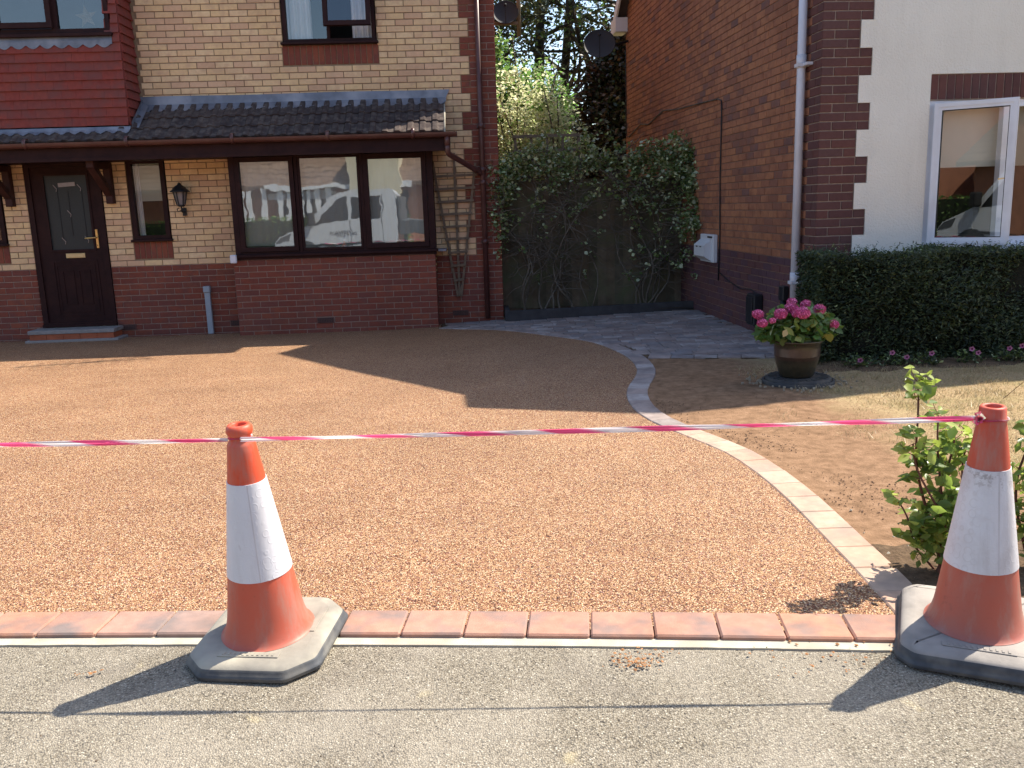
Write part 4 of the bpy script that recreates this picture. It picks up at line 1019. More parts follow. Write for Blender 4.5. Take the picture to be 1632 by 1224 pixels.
# ------------------------------------------------------------------ foliage tools
def leaf_mesh(name, mats, P, size, parent, droop=0.35, aspect=0.55, mi=None, kind=None, fold=0.25, up=None, sizes=None):
    """P (N,3) leaf centres; each leaf is a folded rhombus of two halves"""
    P = np.asarray(P, dtype=float); N = len(P)
    if N == 0: return None
    a = nprs.uniform(0, 2*np.pi, N); el = nprs.normal(0.0, 0.5, N)-droop*0.5
    d = np.stack([np.cos(a)*np.cos(el), np.sin(a)*np.cos(el), np.sin(el)], 1)
    nrm = nprs.normal(0, 0.55, (N, 3)); nrm[:, 2] += 0.9
    if up is not None: nrm += np.array(up)
    s = np.cross(d, nrm); s /= np.linalg.norm(s, axis=1)[:, None]+1e-9
    n = np.cross(s, d)
    L = (nprs.uniform(0.65, 1.25, N) if sizes is None else sizes)[:, None]*size
    base = P-d*L*0.5; tip = P+d*L*0.5; m0 = P-d*L*0.05
    l = m0+s*L*aspect*0.5+n*L*fold*0.35; r = m0-s*L*aspect*0.5+n*L*fold*0.35
    l2 = P+d*L*0.25+s*L*aspect*0.33+n*L*fold*0.2; r2 = P+d*L*0.25-s*L*aspect*0.33+n*L*fold*0.2
    V = np.stack([base, l, l2, tip, r2, r], 1).reshape(-1, 3)
    org = np.array(ORG[parent]) if parent is not None else P.mean(0)
    V = V-org
    i0 = np.arange(N)*6
    F = np.stack([np.stack([i0, i0+3, i0+2, i0+1], 1), np.stack([i0, i0+5, i0+4, i0+3], 1)], 1).reshape(-1, 4)
    me = bpy.data.meshes.new(name); me.vertices.add(len(V)); me.vertices.foreach_set('co', V.ravel())
    me.loops.add(F.size); me.loops.foreach_set('vertex_index', F.ravel().astype(np.int32))
    me.polygons.add(len(F)); me.polygons.foreach_set('loop_start', np.arange(0, F.size, 4, dtype=np.int32)); me.polygons.foreach_set('loop_total', np.full(len(F), 4, dtype=np.int32))
    if not isinstance(mats, (list, tuple)): mats = [mats]
    for m in mats: me.materials.append(m)
    if len(mats) > 1:
        q = nprs.choice(len(mats), N, p=mi) if mi is not None else nprs.randint(0, len(mats), N)
        me.polygons.foreach_set('material_index', np.repeat(q, 2).astype(np.int32))
    me.update(calc_edges=True); me.validate()
    o = bpy.data.objects.new(name, me); finish(o, org, parent)
    if kind: o['kind'] = kind
    return o
def branch(b, p, q, r0, r1, wob=0.08, n=7, seg=5, g=None):
    g = g or rnd; p, q = Vector(p), Vector(q); L = (q-p).length; pts = []
    ph = [g.uniform(0, 6.28) for _ in range(4)]
    for i in range(n):
        t = i/(n-1); w = wob*L*math.sin(math.pi*t)
        pts.append(p.lerp(q, t)+Vector((w*math.sin(ph[0]+3*t), w*math.sin(ph[1]+3.7*t), w*0.5*math.sin(ph[2]+2.9*t))))
    b.tube(pts, [r0+(r1-r0)*i/(n-1) for i in range(n)], seg, cap=False); return pts

M_BARKD = mat_rough('dark_bark', (0.05, 0.038, 0.028), 0.3, 10, 0.95, 0.8, 30, 0.01)
M_BARKG = mat_rough('grey_brown_stem', (0.12, 0.10, 0.075), 0.3, 14, 0.9, 0.5, 60, 0.003)
M_BARKC = mat_rough('climber_bark', (0.125, 0.105, 0.08), 0.3, 14, 0.9, 0.5, 60, 0.003)
M_LVAR = mat_leaf('variegated_leaf', (0.36, 0.42, 0.20), (0.70, 0.72, 0.44), 0.5, (0.86, 0.84, 0.60), back=(0.90, 0.92, 0.58))
M_LGRN = mat_leaf('fresh_green_leaf', (0.06, 0.13, 0.025), (0.12, 0.22, 0.045), 0.5, (0.28, 0.36, 0.09), back=(0.27, 0.52, 0.13))
M_LDRK = mat_leaf('dark_tree_leaf', (0.022, 0.034, 0.014), (0.04, 0.055, 0.02), 0.14, (0.09, 0.075, 0.03), back=(0.15, 0.18, 0.04))
M_LCOP = mat_leaf('bronze_leaf', (0.026, 0.020, 0.013), (0.045, 0.030, 0.017), 0.07, (0.09, 0.05, 0.025), back=(0.16, 0.08, 0.03))
M_LCLI = mat_leaf('climber_leaf', (0.10, 0.16, 0.055), (0.18, 0.24, 0.09), 0.3, (0.46, 0.52, 0.30))
M_LCLC = mat_leaf('climber_leaf_cream', (0.28, 0.32, 0.20), (0.38, 0.42, 0.28), 0.25)
M_LHED = mat_leaf('hedge_leaf', (0.015, 0.026, 0.012), (0.036, 0.054, 0.022), 0.15, (0.075, 0.09, 0.035), rough=0.6, scale=3.5)
M_LHYD = mat_leaf('hydrangea_leaf', (0.07, 0.15, 0.03), (0.12, 0.22, 0.05), 0.3, (0.26, 0.26, 0.06))
M_LROS = mat_leaf('rose_leaf', (0.09, 0.16, 0.035), (0.16, 0.25, 0.06), 0.5, (0.34, 0.40, 0.10), rough=0.35, back=(0.45, 0.60, 0.10))
M_LYEL = mat_leaf('young_leaf', (0.34, 0.42, 0.08), (0.46, 0.52, 0.14), 0.45)

def blob_points(cs, n, shell=0.5):
    """points through ellipsoids (x,y,z,rx,ry,rz), more towards the outside"""
    out = []; w = np.array([c[3]*c[4]+c[3]*c[5] for c in cs]); w = w/w.sum(); cnt = nprs.multinomial(n, w)
    for c, k in zip(cs, cnt):
        d = nprs.normal(0, 1, (k, 3)); d /= np.linalg.norm(d, axis=1)[:, None]
        rr = nprs.uniform(0, 1, k)**shell
        out.append(np.array(c[:3])+d*rr[:, None]*np.array(c[3:6]))
    return np.concatenate(out)
def clumped(cs, nclump, per, r, shell=0.35):
    c = blob_points(cs, nclump, shell)
    k = nprs.poisson(per, len(c)); P = np.repeat(c, k, 0); rr = nprs.uniform(0.5, 1.5, len(c)).repeat(k)
    return P+nprs.normal(0, 1, P.shape)*(r*rr)[:, None]

# bright shrub beyond the fence
sh = thing('variegated_shrub', (1.1, 14.2, 0), 'tall cream and green variegated shrub in sun beyond the fence', 'shrub')
b = MB()
for i in range(9): branch(b, (1.1+rnd.uniform(-0.15, 0.15), 14.2, 0), (1.0+rnd.uniform(-0.8, 0.8), 14.2+rnd.uniform(-0.5, 0.5), rnd.uniform(2.4, 3.6)), 0.035, 0.008, 0.06)
b.build('stem', M_BARKG, sh)
cs = [(0.75, 14.2, 2.6, 0.75, 0.6, 0.85), (1.30, 14.1, 2.5, 0.55, 0.5, 0.6), (0.9, 14.2, 1.8, 0.8, 0.55, 0.6), (1.35, 14.0, 2.0, 0.5, 0.5, 0.5)]
leaf_mesh('foliage', [M_LVAR, M_LGRN], clumped(cs, 520, 24, 0.075), 0.062, sh, aspect=0.6, mi=[0.85, 0.15])
sg = thing('green_shrub', (0.85, 15.6, 0), 'fresh green leafy shrub rising behind the variegated shrub', 'shrub')
b = MB()
for i in range(7): branch(b, (0.9+rnd.uniform(-0.2, 0.2), 15.6, 0), (0.9+rnd.uniform(-0.8, 0.7), 15.6+rnd.uniform(-0.5, 0.5), rnd.uniform(3.0, 4.2)), 0.04, 0.008, 0.06)
b.build('stem', M_BARKG, sg)
cs = [(0.5, 15.6, 3.4, 0.6, 0.6, 0.75), (1.1, 15.6, 3.2, 0.7, 0.6, 0.6), (1.45, 15.5, 2.9, 0.45, 0.5, 0.5), (0.7, 15.6, 2.6, 0.7, 0.6, 0.8)]
leaf_mesh('foliage', [M_LGRN, M_LVAR], clumped(cs, 360, 20, 0.09), 0.085, sg, aspect=0.6, mi=[0.88, 0.12])
# trees behind
def tree(name, base, label, trunks, crown, nclump, per, cr, ls, mats, seed, bark=M_BARKD, mi=None, nb=26):
    g = random.Random(seed); t = thing(name, base, label, 'tree'); b = MB(); base = Vector(base); ends = []
    for (off, top, r0, r1) in trunks:
        p = branch(b, base+Vector(off), base+Vector(top), r0, r1, 0.035, 12, 8, g); ends.append(p)
    for k in range(nb):
        p = g.choice(ends); i = g.randrange(3, len(p)-1); c = g.choice(crown); q = Vector((c[0]+g.uniform(-1, 1)*c[3]*0.8, c[1]+g.uniform(-1, 1)*c[4]*0.6, c[2]+g.uniform(-0.7, 0.9)*c[5]))
        if (q-p[i]).length > 4.5: q = p[i].lerp(q, 4.5/(q-p[i]).length)
        pp = branch(b, p[i], q, 0.055, 0.012, 0.10, 7, 5, g)
        for _ in range(3):
            j = g.randrange(2, 7); branch(b, pp[j], pp[j]+Vector((g.uniform(-1, 1), g.uniform(-0.6, 0.6), g.uniform(-0.3, 0.9))), 0.018, 0.004, 0.12, 5, 4, g)
    b.build('trunk', bark, t)
    leaf_mesh('crown', mats, clumped(crown, nclump, per, cr), ls, t, aspect=0.62, mi=mi)
    return t
tree('broadleaf_tree', (2.55, 22, -0.2), 'tall backlit tree with two dark trunks against the sky', [((-0.35, 0, 0), (-0.55, 0, 10), 0.16, 0.07), ((0.05, 0, 0), (0.0, 0.3, 10), 0.15, 0.06), ((0.15, 0, 2.6), (1.6, 0.4, 7.5), 0.10, 0.04)],
     [(1.7, 22, 6.1, 1.0, 1.3, 0.9), (2.6, 22, 7.3, 1.8, 1.5, 1.3), (3.6, 22, 5.9, 0.9, 1.2, 0.9), (3.9, 22, 4.6, 0.7, 1, 0.8), (1.4, 22, 4.9, 0.5, 0.8, 0.5), (2.4, 22, 5.2, 1.1, 1.0, 0.9)], 330, 20, 0.22, 0.125, [M_LDRK, M_LGRN], 5, mi=[0.85, 0.15])
tree('dark_tree', (3.3, 18.2, -0.2), 'dense dark bronze leaved tree beside the brick side wall', [((0, 0, 0), (0.1, 0, 5.0), 0.12, 0.04), ((0.1, 0, 0), (0.5, 0.2, 4.8), 0.08, 0.03)],
     [(2.85, 18.2, 2.7, 0.75, 0.9, 1.3), (3.2, 18.2, 1.6, 1.1, 0.9, 1.2), (3.1, 18.3, 3.7, 0.65, 0.8, 0.8), (3.6, 18.2, 4.4, 0.7, 0.8, 0.9)], 1500, 26, 0.12, 0.10, [M_LCOP, M_LDRK], 9, mi=[0.6, 0.4], nb=18)
tree('round_tree', (0.2, 20.5, -0.2), 'dark round crowned tree behind the left house corner', [((0, 0, 0), (0.3, 0, 5.5), 0.13, 0.05)],
     [(0.9, 20.5, 5.9, 0.95, 1.0, 0.8), (0.2, 20.5, 5.0, 1.0, 1, 1.2), (0.6, 20.5, 3.2, 1.2, 1.0, 1.6)], 420, 22, 0.14, 0.10, [M_LDRK], 12, nb=16)
tree('far_tree', (5.0, 34, -0.3), 'pale green tree far behind the gap between the houses', [((0, 0, 0), (0.1, 0, 5), 0.2, 0.08)],
     [(4.0, 34, 2.6, 3.0, 1.5, 1.9), (2.6, 34, 1.8, 2.0, 1.5, 1.6)], 260, 24, 0.3, 0.22, [M_LGRN, M_LDRK], 21, nb=10)

# climber over the fence
cl = thing('wall_climber', (1.7, 11.8, 0.02), 'half bare variegated climber sprawling over the fence with twisting stems', 'climber')
b = MB(); g = random.Random(3); tips = []
for bxs in (0.75, 0.95, 1.15, 1.35, 1.6, 2.25, 2.35, 2.5, 0.7, 2.3):
    for k in range(2):
        p0 = Vector((bxs+g.uniform(-0.06, 0.06), 11.78, 0.02)); m = Vector((bxs+g.uniform(-0.35, 0.35), 11.82, g.uniform(0.6, 1.0))); q = Vector((min(2.8, max(0.35, bxs+g.uniform(-0.9, 0.9))), 11.75+g.uniform(-0.1, 0.12), g.uniform(1.4, 2.0)))
        a = branch(b, p0, m, g.uniform(0.009, 0.017), 0.009, 0.12, 7, 6, g); c = branch(b, m, q, 0.009, 0.005, 0.12, 8, 5, g); tips += a[3:]+c
for k in range(520):
    p = g.choice(tips); q = p+Vector((g.uniform(-0.5, 0.5), g.uniform(-0.14, 0.10), g.uniform(-0.3, 0.42)))
    q.z = min(q.z, 2.30); q.x = max(0.25, min(2.88, q.x)); branch(b, p, q, 0.0055, 0.0025, 0.16, 6, 4, g)
b.build('stem', M_BARKC, cl, kind='stuff')
def wl(u, v, r, n, y=11.72, ry=0.12):
    c = at_y(u, v, y); s = r*y/F_PX; return (c.x, c.y, c.z, s*1.2, ry, s*1.25), int(n*1.2)
spec = [wl(800, 275, 20, 260), wl(795, 310, 16, 200), wl(792, 350, 14, 130), wl(800, 378, 12, 60), wl(798, 403, 7, 22),
        wl(835, 262, 22, 230), wl(870, 255, 22, 200), wl(905, 262, 22, 200), wl(940, 258, 20, 210), wl(975, 255, 18, 180), wl(1010, 262, 20, 190), wl(1040, 245, 22, 260), wl(1075, 242, 26, 420, 11.6), wl(1105, 250, 24, 420, 11.55), wl(1122, 275, 16, 240, 11.4), wl(1110, 305, 18, 220, 11.4), wl(1126, 320, 12, 120, 11.3), wl(1100, 340, 14, 70, 11.4), wl(1095, 362, 20, 120, 11.3), wl(1112, 355, 10, 60, 11.2), wl(890, 285, 20, 60), wl(1000, 290, 26, 100), wl(1050, 275, 24, 130), wl(1085, 285, 16, 110, 11.5),
        wl(914, 340, 7, 18), wl(852, 350, 4, 7), wl(880, 347, 3, 5), wl(954, 372, 7, 12), wl(1006, 340, 10, 30), wl(1012, 318, 10, 34), wl(1018, 365, 9, 16), wl(1020, 400, 6, 9), wl(1005, 440, 11, 26), wl(1030, 425, 8, 14), wl(1056, 405, 12, 28), wl(1078, 415, 14, 34, 11.5), wl(1098, 400, 14, 40, 11.4), wl(1108, 432, 10, 16, 11.3), wl(1055, 380, 10, 14), wl(858, 445, 5, 8), wl(940, 405, 3, 4), wl(1090, 380, 10, 20), wl(985, 315, 12, 22), wl(860, 325, 10, 12), wl(1095, 275, 34, 360, 11.5), wl(1115, 330, 16, 160, 11.35), wl(860, 240, 40, 120), wl(950, 238, 50, 140)]
for (u_, v_, r_, n_) in ((800, 300, 26, 260), (796, 345, 18, 150), (815, 275, 26, 260), (880, 300, 40, 90), (940, 310, 40, 90), (1010, 310, 40, 120), (1075, 320, 34, 150), (1040, 265, 34, 260), (838, 340, 40, 30), (895, 320, 50, 30), (950, 330, 50, 16), (930, 400, 60, 10), (1000, 380, 60, 26), (1050, 340, 45, 30), (1085, 420, 35, 22), (860, 390, 40, 8), (900, 290, 60, 60), (990, 285, 50, 70)): spec.append(wl(u_, v_, r_, n_))
PL = []
for c, n in spec:
    for q in blob_points([c], max(1, n//6), 0.6):
        k = 5+nprs.randint(0, 4); PL.append(q+nprs.normal(0, 0.030, (k, 3)))
PA = np.concatenate(PL)
leaf_mesh('foliage', [M_LCLI, M_LCLC], PA, 0.052, cl, aspect=0.82, mi=[0.70, 0.30])
b = MB(); g = random.Random(8)
for c, n in spec:
    for k in range(max(1, n//25)):
        q = Vector((c[0]+g.uniform(-1, 1)*c[3]*0.6, c[1], c[2]+g.uniform(-1, 1)*c[5]*0.6)); p = min(tips, key=lambda t: (t-q).length+g.uniform(0, 0.25)); branch(b, p, q, 0.004, 0.002, 0.12, 6, 4, g)
b.build('twig', M_BARKC, cl, kind='stuff')

# hedge in front of the right house
he = thing('clipped_hedge', (4.2, 7.4, 0), 'dark green clipped conifer hedge below the white window', 'hedge')
def hedge_pts(n):
    u = nprs.uniform(0, 1, n); P = []
    x = nprs.uniform(2.86, 6.2, n); side = nprs.uniform(0, 1, n)
    z = nprs.uniform(0.02, 0.93, n); y = np.full(n, 0.0)
    bulge = 0.05*np.sin(x*3.1+z*4)+0.03*np.sin(x*7.7-z*9)
    front = 7.16+0.02*(x-3)+0.10*(np.abs(z-0.5)*1.2)**2-bulge
    y = front+np.abs(nprs.normal(0, 0.05, n))
    top = side > 0.80; z = np.where(top, 0.90+0.025*np.sin(x*5)+0.02*np.sin(x*13)-np.abs(nprs.normal(0, 0.03, n))+0.03*(nprs.uniform(0, 1, n) > 0.9), z); y = np.where(top, nprs.uniform(7.2, 7.72, n), y)
    left = (side < 0.10); x = np.where(left, 2.86+np.abs(nprs.normal(0, 0.05, n)), x); y = np.where(left, nprs.uniform(7.2, 7.7, n), y)
    return np.stack([x, y, z], 1)
leaf_mesh('foliage', M_LHED, hedge_pts(46000), 0.042, he, aspect=0.28, droop=-0.2, up=(0, -0.8, 0), fold=0.1)
sp = []
for k in range(420):
    x = rnd.uniform(2.9, 6.1); top = rnd.random() < 0.55; y = rnd.uniform(7.15, 7.7) if top else 7.13+rnd.uniform(-0.02, 0.03); z = 0.91 if top else rnd.uniform(0.1, 0.9); L = rnd.uniform(0.03, 0.10); dx, dy = rnd.uniform(-0.6, 0.6), -rnd.uniform(0, 0.6)
    for m in range(5): sp.append((x+dx*L*m/5, y+dy*L*m/5, z+(L*m/5 if top else L*m/9)))
leaf_mesh('shoots', [M_LHED, M_LCLI], sp, 0.034, he, aspect=0.25, mi=[0.8, 0.2])
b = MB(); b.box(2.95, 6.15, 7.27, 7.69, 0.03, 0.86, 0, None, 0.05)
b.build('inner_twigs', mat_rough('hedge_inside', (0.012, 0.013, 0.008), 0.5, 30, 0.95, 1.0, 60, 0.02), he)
b = MB()
for i in range(8): branch(b, (3.1+0.42*i, 7.45, -0.02), (3.1+0.42*i+rnd.uniform(-0.1, 0.1), 7.45, 0.6), 0.025, 0.012, 0.05)
b.build('stem', M_BARKD, he)
sheet('hedge_bed', lin(2.7, 6.3, 0.05), lin(6.85, 7.7, 0.05), lambda x, y: zg(x, y)+0.012+0.008*math.sin(x*31)*math.sin(y*27)-0.03*sst(0.12, 0.0, y-6.85+0.04*math.sin(x*8)), lambda x, y: True, M_EARTH)
# petunias at the hedge foot
M_PET = mat_leaf('pink_petal', (0.45, 0.12, 0.28), (0.55, 0.2, 0.38), 0.3, rough=0.6); M_PEYE = mat_rough('dark_petal_eye', (0.12, 0.01, 0.06), 0.1)
pet_lab = ['pink petunia nearest the flower pot, at the left end of the hedge foot', 'pink petunia with a dark eye below the left half of the hedge', 'low petunia with the largest open pink flower', 'petunia with a folded pink flower at the middle of the hedge foot', 'petunia with two pink flowers side by side under the hedge', 'pale petunia between the double flowered one and the picture edge', 'petunia at the right edge of the picture under the hedge']
for i, (fl, lab) in enumerate(zip([[(1371, 574)], [(1422, 562)], [(1445, 569)], [(1485, 563)], [(1549, 556), (1559, 562)], [(1609, 555)], [(1629, 551)]], pet_lab)):
    p0 = at_y(fl[0][0], fl[0][1], 6.98); base = (p0.x, 7.0, 0.0)
    t = thing('petunia', base, lab, 'flower', 'petunias along the foot of the hedge'); 
    leaf_mesh('foliage', [M_LHED, M_LCLI], blob_points([(p0.x, 7.02, 0.05, 0.14, 0.10, 0.07)], 160), 0.035, t, mi=[0.7, 0.3])
    for j, (u, v) in enumerate(fl):
        c = at_y(u, v, 6.93); b = MB(); vs = [tuple(c+Vector((0, 0.006, 0)))]
        for k in range(10):
            a = k*math.pi/5; r = 0.027 if k % 2 == 0 else 0.021; vs.append((c.x+r*math.cos(a), c.y-0.004*(k % 2), c.z+r*math.sin(a)*0.85))
        b.add(vs, [(0, 1+(k+1) % 10, 1+k) for k in range(10)]); f = b.build('flower', M_PET, t)
        b = MB(); b.lathe([(0.001, 0), (0.009, 0.004)], 8, Matrix.Translation(c+Vector((0, -0.001, 0))) @ Matrix.Rotation(math.pi/2, 4, 'X')); b.build('eye', M_PEYE, f)

# ------------------------------------------------------------------ manhole and potted hydrangea
mh = thing('manhole_cover', (2.50, 6.60, 0.0), 'round dark drain cover in the lawn under the flower pot', 'manhole cover')
M_IRON = mat_rough('dark_plastic_cover', (0.045, 0.045, 0.046), 0.25, 14, 0.7, 0.3, 60, 0.002, 0.3, (0.10, 0.085, 0.07), 8)
MM = Matrix.Translation((2.50, 6.60, 0))
b = MB(); b.lathe([(0.270, -0.02), (0.272, 0.010), (0.258, 0.014), (0.252, 0.012)], 48, MM); b.build('ring', M_IRON, mh)
b = MB(); b.lathe([(0.246, -0.01), (0.246, 0.026), (0.235, 0.034), (0.20, 0.035), (0.001, 0.035)], 48, MM)
for k in range(24):
    a = k*math.pi/12; b.box(0.17, 0.225, -0.008, 0.008, 0.0352, 0.040, 0, MM @ Matrix.Rotation(a, 4, 'Z'))
b.build('lid', M_IRON, mh)
b = MB(); gg = random.Random(2); 
for k in range(110):
    a = gg.uniform(0, 6.28); r = 0.28+abs(gg.gauss(0, 0.07)); s = gg.uniform(0.004, 0.010); x, y = 2.5+r*math.cos(a), 6.6+r*math.sin(a)
    b.box(x-s, x+s, y-s*0.7, y+s*0.7, -0.01, s*0.7, 0, None, s*0.25)
tag(b.build('gravel', mat_rough('pale_gravel', (0.30, 0.25, 0.18), 0.3, 40)), kind='stuff')
PX, PYY = 2.485, 6.60
hy = thing('potted_hydrangea', (PX, PYY, 0.035), 'pink flowering hydrangea in a brown glazed pot on the drain cover', 'potted plant')
def m_glaze():
    t = NT('glazed_pot'); z = t.sep(t.pos())[2]
    zz = t.math('ADD', z, t.math('MULTIPLY', t.noise(9, 3), 0.012))
    m = t.n('ShaderNodeMapRange'); m.inputs[1].default_value = 0.035; m.inputs[2].default_value = 0.335; t.l(zz, m.inputs[0])
    col = t.ramp(m.outputs[0], [(0, (0.028, 0.026, 0.013)), (0.35, (0.038, 0.035, 0.018)), (0.48, (0.032, 0.028, 0.018)), (0.50, (0.062, 0.032, 0.024)), (0.75, (0.065, 0.034, 0.026)), (0.82, (0.042, 0.033, 0.017)), (1.0, (0.06, 0.044, 0.02))])
    col = t.mix(0.35, col, t.ramp(t.noise(40, 3), [(0.3, (0.02, 0.017, 0.01)), (0.7, (0.08, 0.06, 0.04))]))
    return t.bsdf(col, 0.3, 0.5, t.bump(t.noise(30, 2), 0.15, 0.003), coat=0.3)
M_GLZ = m_glaze()
MP = Matrix.Translation((PX, PYY, 0.037))
b = MB(); b.lathe([(0.0, 0.0), (0.118, 0.0), (0.128, 0.012), (0.155, 0.10), (0.168, 0.158), (0.171, 0.162), (0.171, 0.170), (0.170, 0.175), (0.174, 0.225), (0.173, 0.232), (0.175, 0.238), (0.174, 0.262), (0.190, 0.272), (0.196, 0.280), (0.192, 0.289), (0.172, 0.288), (0.165, 0.26), (0.16, 0.2)], 48, MP); b.build('pot', M_GLZ, hy)
b = MB(); b.lathe([(0.0, 0.262), (0.168, 0.258)], 24, MP); b.build('soil', M_EARTH, hy)
cs = [(PX, PYY, 0.47, 0.25, 0.22, 0.13), (PX-0.20, PYY-0.03, 0.40, 0.14, 0.14, 0.09), (PX+0.20, PYY-0.04, 0.42, 0.13, 0.14, 0.10), (PX, PYY-0.14, 0.39, 0.20, 0.09, 0.10)]
leaf_mesh('foliage', [M_LHYD, M_LCLI], np.concatenate([blob_points(cs, 560, 0.4)]), 0.085, hy, aspect=0.66, mi=[0.9, 0.1], droop=0.5, up=(0, -0.5, 0))
leaf_mesh('dry_leaf', mat_leaf('dry_yellow_leaf', (0.50, 0.36, 0.14), (0.55, 0.40, 0.18), 0.3), [tuple(at_y(1251, 531, 6.36))], 0.075, hy, up=(0, -4, 0), aspect=0.7)
b = MB()
for k in range(16):
    a = rnd.uniform(0, 6.28); b.tube([(PX+0.05*math.cos(a), PYY+0.05*math.sin(a), 0.29), (PX+0.12*math.cos(a), PYY+0.1*math.sin(a), 0.40), (PX+0.2*math.cos(a), PYY+0.15*math.sin(a), 0.48)], 0.004, 5)
b.build('stem', M_BARKG, hy)
M_FLO = mat_leaf('pink_floret', (0.62, 0.045, 0.20), (0.75, 0.10, 0.30), 0.3, (0.80, 0.22, 0.42), scale=40, rough=0.6)
M_STA = mat_rough('floret_inside', (0.25, 0.02, 0.08), 0.2, 40)
for (u, v, r, dy) in [(1208, 501, 0.040, 6.50), (1215, 515, 0.036, 6.42), (1231, 511, 0.022, 6.42), (1262, 481, 0.034, 6.70), (1261, 491, 0.048, 6.55), (1244, 500, 0.046, 6.48), (1285, 486, 0.044, 6.62), (1279, 499, 0.054, 6.42), (1306, 493, 0.044, 6.55), (1328, 517, 0.038, 6.50), (1271, 500, 0.040, 6.45)]:
    c = at_y(u, v, dy); n = int(70*(r/0.045)**2)+14; b = MB()
    for k in range(n):
        zc = 1-2*(k+0.5)/n; ph = k*2.39996; rr = math.sqrt(max(0, 1-zc*zc)); d = Vector((rr*math.cos(ph), rr*math.sin(ph), zc)); cc = c+Vector((d.x*r, d.y*r, d.z*r*0.78))*rnd.uniform(0.93, 1.06)
        q = d.to_track_quat('Z', 'Y').to_matrix().to_4x4() @ Matrix.Rotation(rnd.uniform(0, 3), 4, 'Z') @ Matrix.Rotation(rnd.uniform(-0.4, 0.4), 4, 'X')
        for m in range(4):
            e = Matrix.Translation(cc) @ q @ Matrix.Rotation(m*math.pi/2, 4, 'Z'); s = 0.0125
            b.add([e @ Vector(v_) for v_ in ((0, 0, 0), (s*0.85, -s*0.5, 0.002), (s*1.25, 0, 0.001), (s*0.85, s*0.5, 0.002))], [(0, 1, 2, 3)])
    b.lathe([(r*0.8*math.cos(t), r*0.62*math.sin(t)) for t in [-1.5, -0.8, 0, 0.8, 1.5]], 10, Matrix.Translation(c), 1)
    b.build('flower_head', [M_FLO, M_STA], hy)

# ------------------------------------------------------------------ shrubs and litter beside the right cone
def rose(base, label, spec, seed, nleaf, name='rose_bush'):
    g = random.Random(seed); t = thing(name, base, label, 'bush'); base = Vector(base); b = MB(); LP = []; YP = []
    for (tx, ty, tz, r, n) in spec:
        tip = base+Vector((tx, ty, tz)); st = base+Vector((g.uniform(-0.025, 0.025), g.uniform(-0.02, 0.02), 0.0)); pts = branch(b, st, tip, r, 0.003, 0.07, 12, 6, g)
        for k in range(int(n*0.72)):
            i = g.randrange(3, 12); p = pts[i]; L = g.uniform(0.05, 0.13)*(1.2-i/18); a = g.uniform(0, 6.28); q = p+Vector((L*math.cos(a), L*math.sin(a), g.uniform(-0.02, 0.06)))
            branch(b, p, q, 0.0016, 0.001, 0.08, 4, 4, g)
            for m in range(5):
                f = (0.35, 0.35, 0.7, 0.7, 1.0)[m]; w = 0.022 if m < 4 else 0; sgn = (-1 if m % 2 else 1); pp = p.lerp(q, f)+Vector((-math.sin(a)*w*sgn, math.cos(a)*w*sgn, 0)); (YP if i > 9 and g.random() < 0.75 else LP).append(tuple(pp))
    b.build('stem', mat_rough('reddish_stem', (0.12, 0.05, 0.035), 0.3), t)
    leaf_mesh('foliage', M_LROS, LP, nleaf, t, aspect=0.6, up=(-0.2, -0.5, 0.2), fold=0.3)
    if YP: leaf_mesh('young_foliage', M_LYEL, YP, nleaf*0.95, t, aspect=0.55, fold=0.3)
rose((1.72, 3.02, -0.01), 'leafy rose bush with yellow-green tips left of the right cone', [(-0.13, 0.02, 0.735, 0.007, 30), (-0.16, -0.03, 0.52, 0.006, 24), (0.03, 0.04, 0.56, 0.007, 30), (-0.04, 0.03, 0.60, 0.006, 28), (-0.19, 0.0, 0.30, 0.005, 24), (0.10, 0.05, 0.52, 0.005, 26), (0.02, -0.02, 0.36, 0.005, 22), (-0.10, -0.02, 0.20, 0.004, 14), (0.13, 0.0, 0.28, 0.004, 16)], 4, 0.052)
rose((2.06, 3.0, -0.01), 'rose bush partly cut off at the right edge behind the cone', [(-0.04, 0.0, 0.72, 0.006, 8), (0.0, 0.0, 0.58, 0.007, 30), (0.10, 0.03, 0.60, 0.007, 30), (0.05, -0.05, 0.42, 0.005, 28), (-0.06, 0.02, 0.34, 0.005, 22), (0.14, 0.0, 0.7, 0.006, 26)], 14, 0.047)
b = MB(); branch(b, (2.15, 3.1, 0), (1.98, 3.0, 0.77), 0.0015, 0.001, 0.03, 8, 4); b.tube([(1.86, 2.96, 0.67), (2.1, 3.05, 0.80)], 0.0016, 4)
b.build('dry_stalk', mat_rough('dry_stalk', (0.30, 0.17, 0.08), 0.2)); tag(bpy.data.objects['dry_stalk'], 'thin bare dry stalk leaning behind the top of the right cone', 'twig')

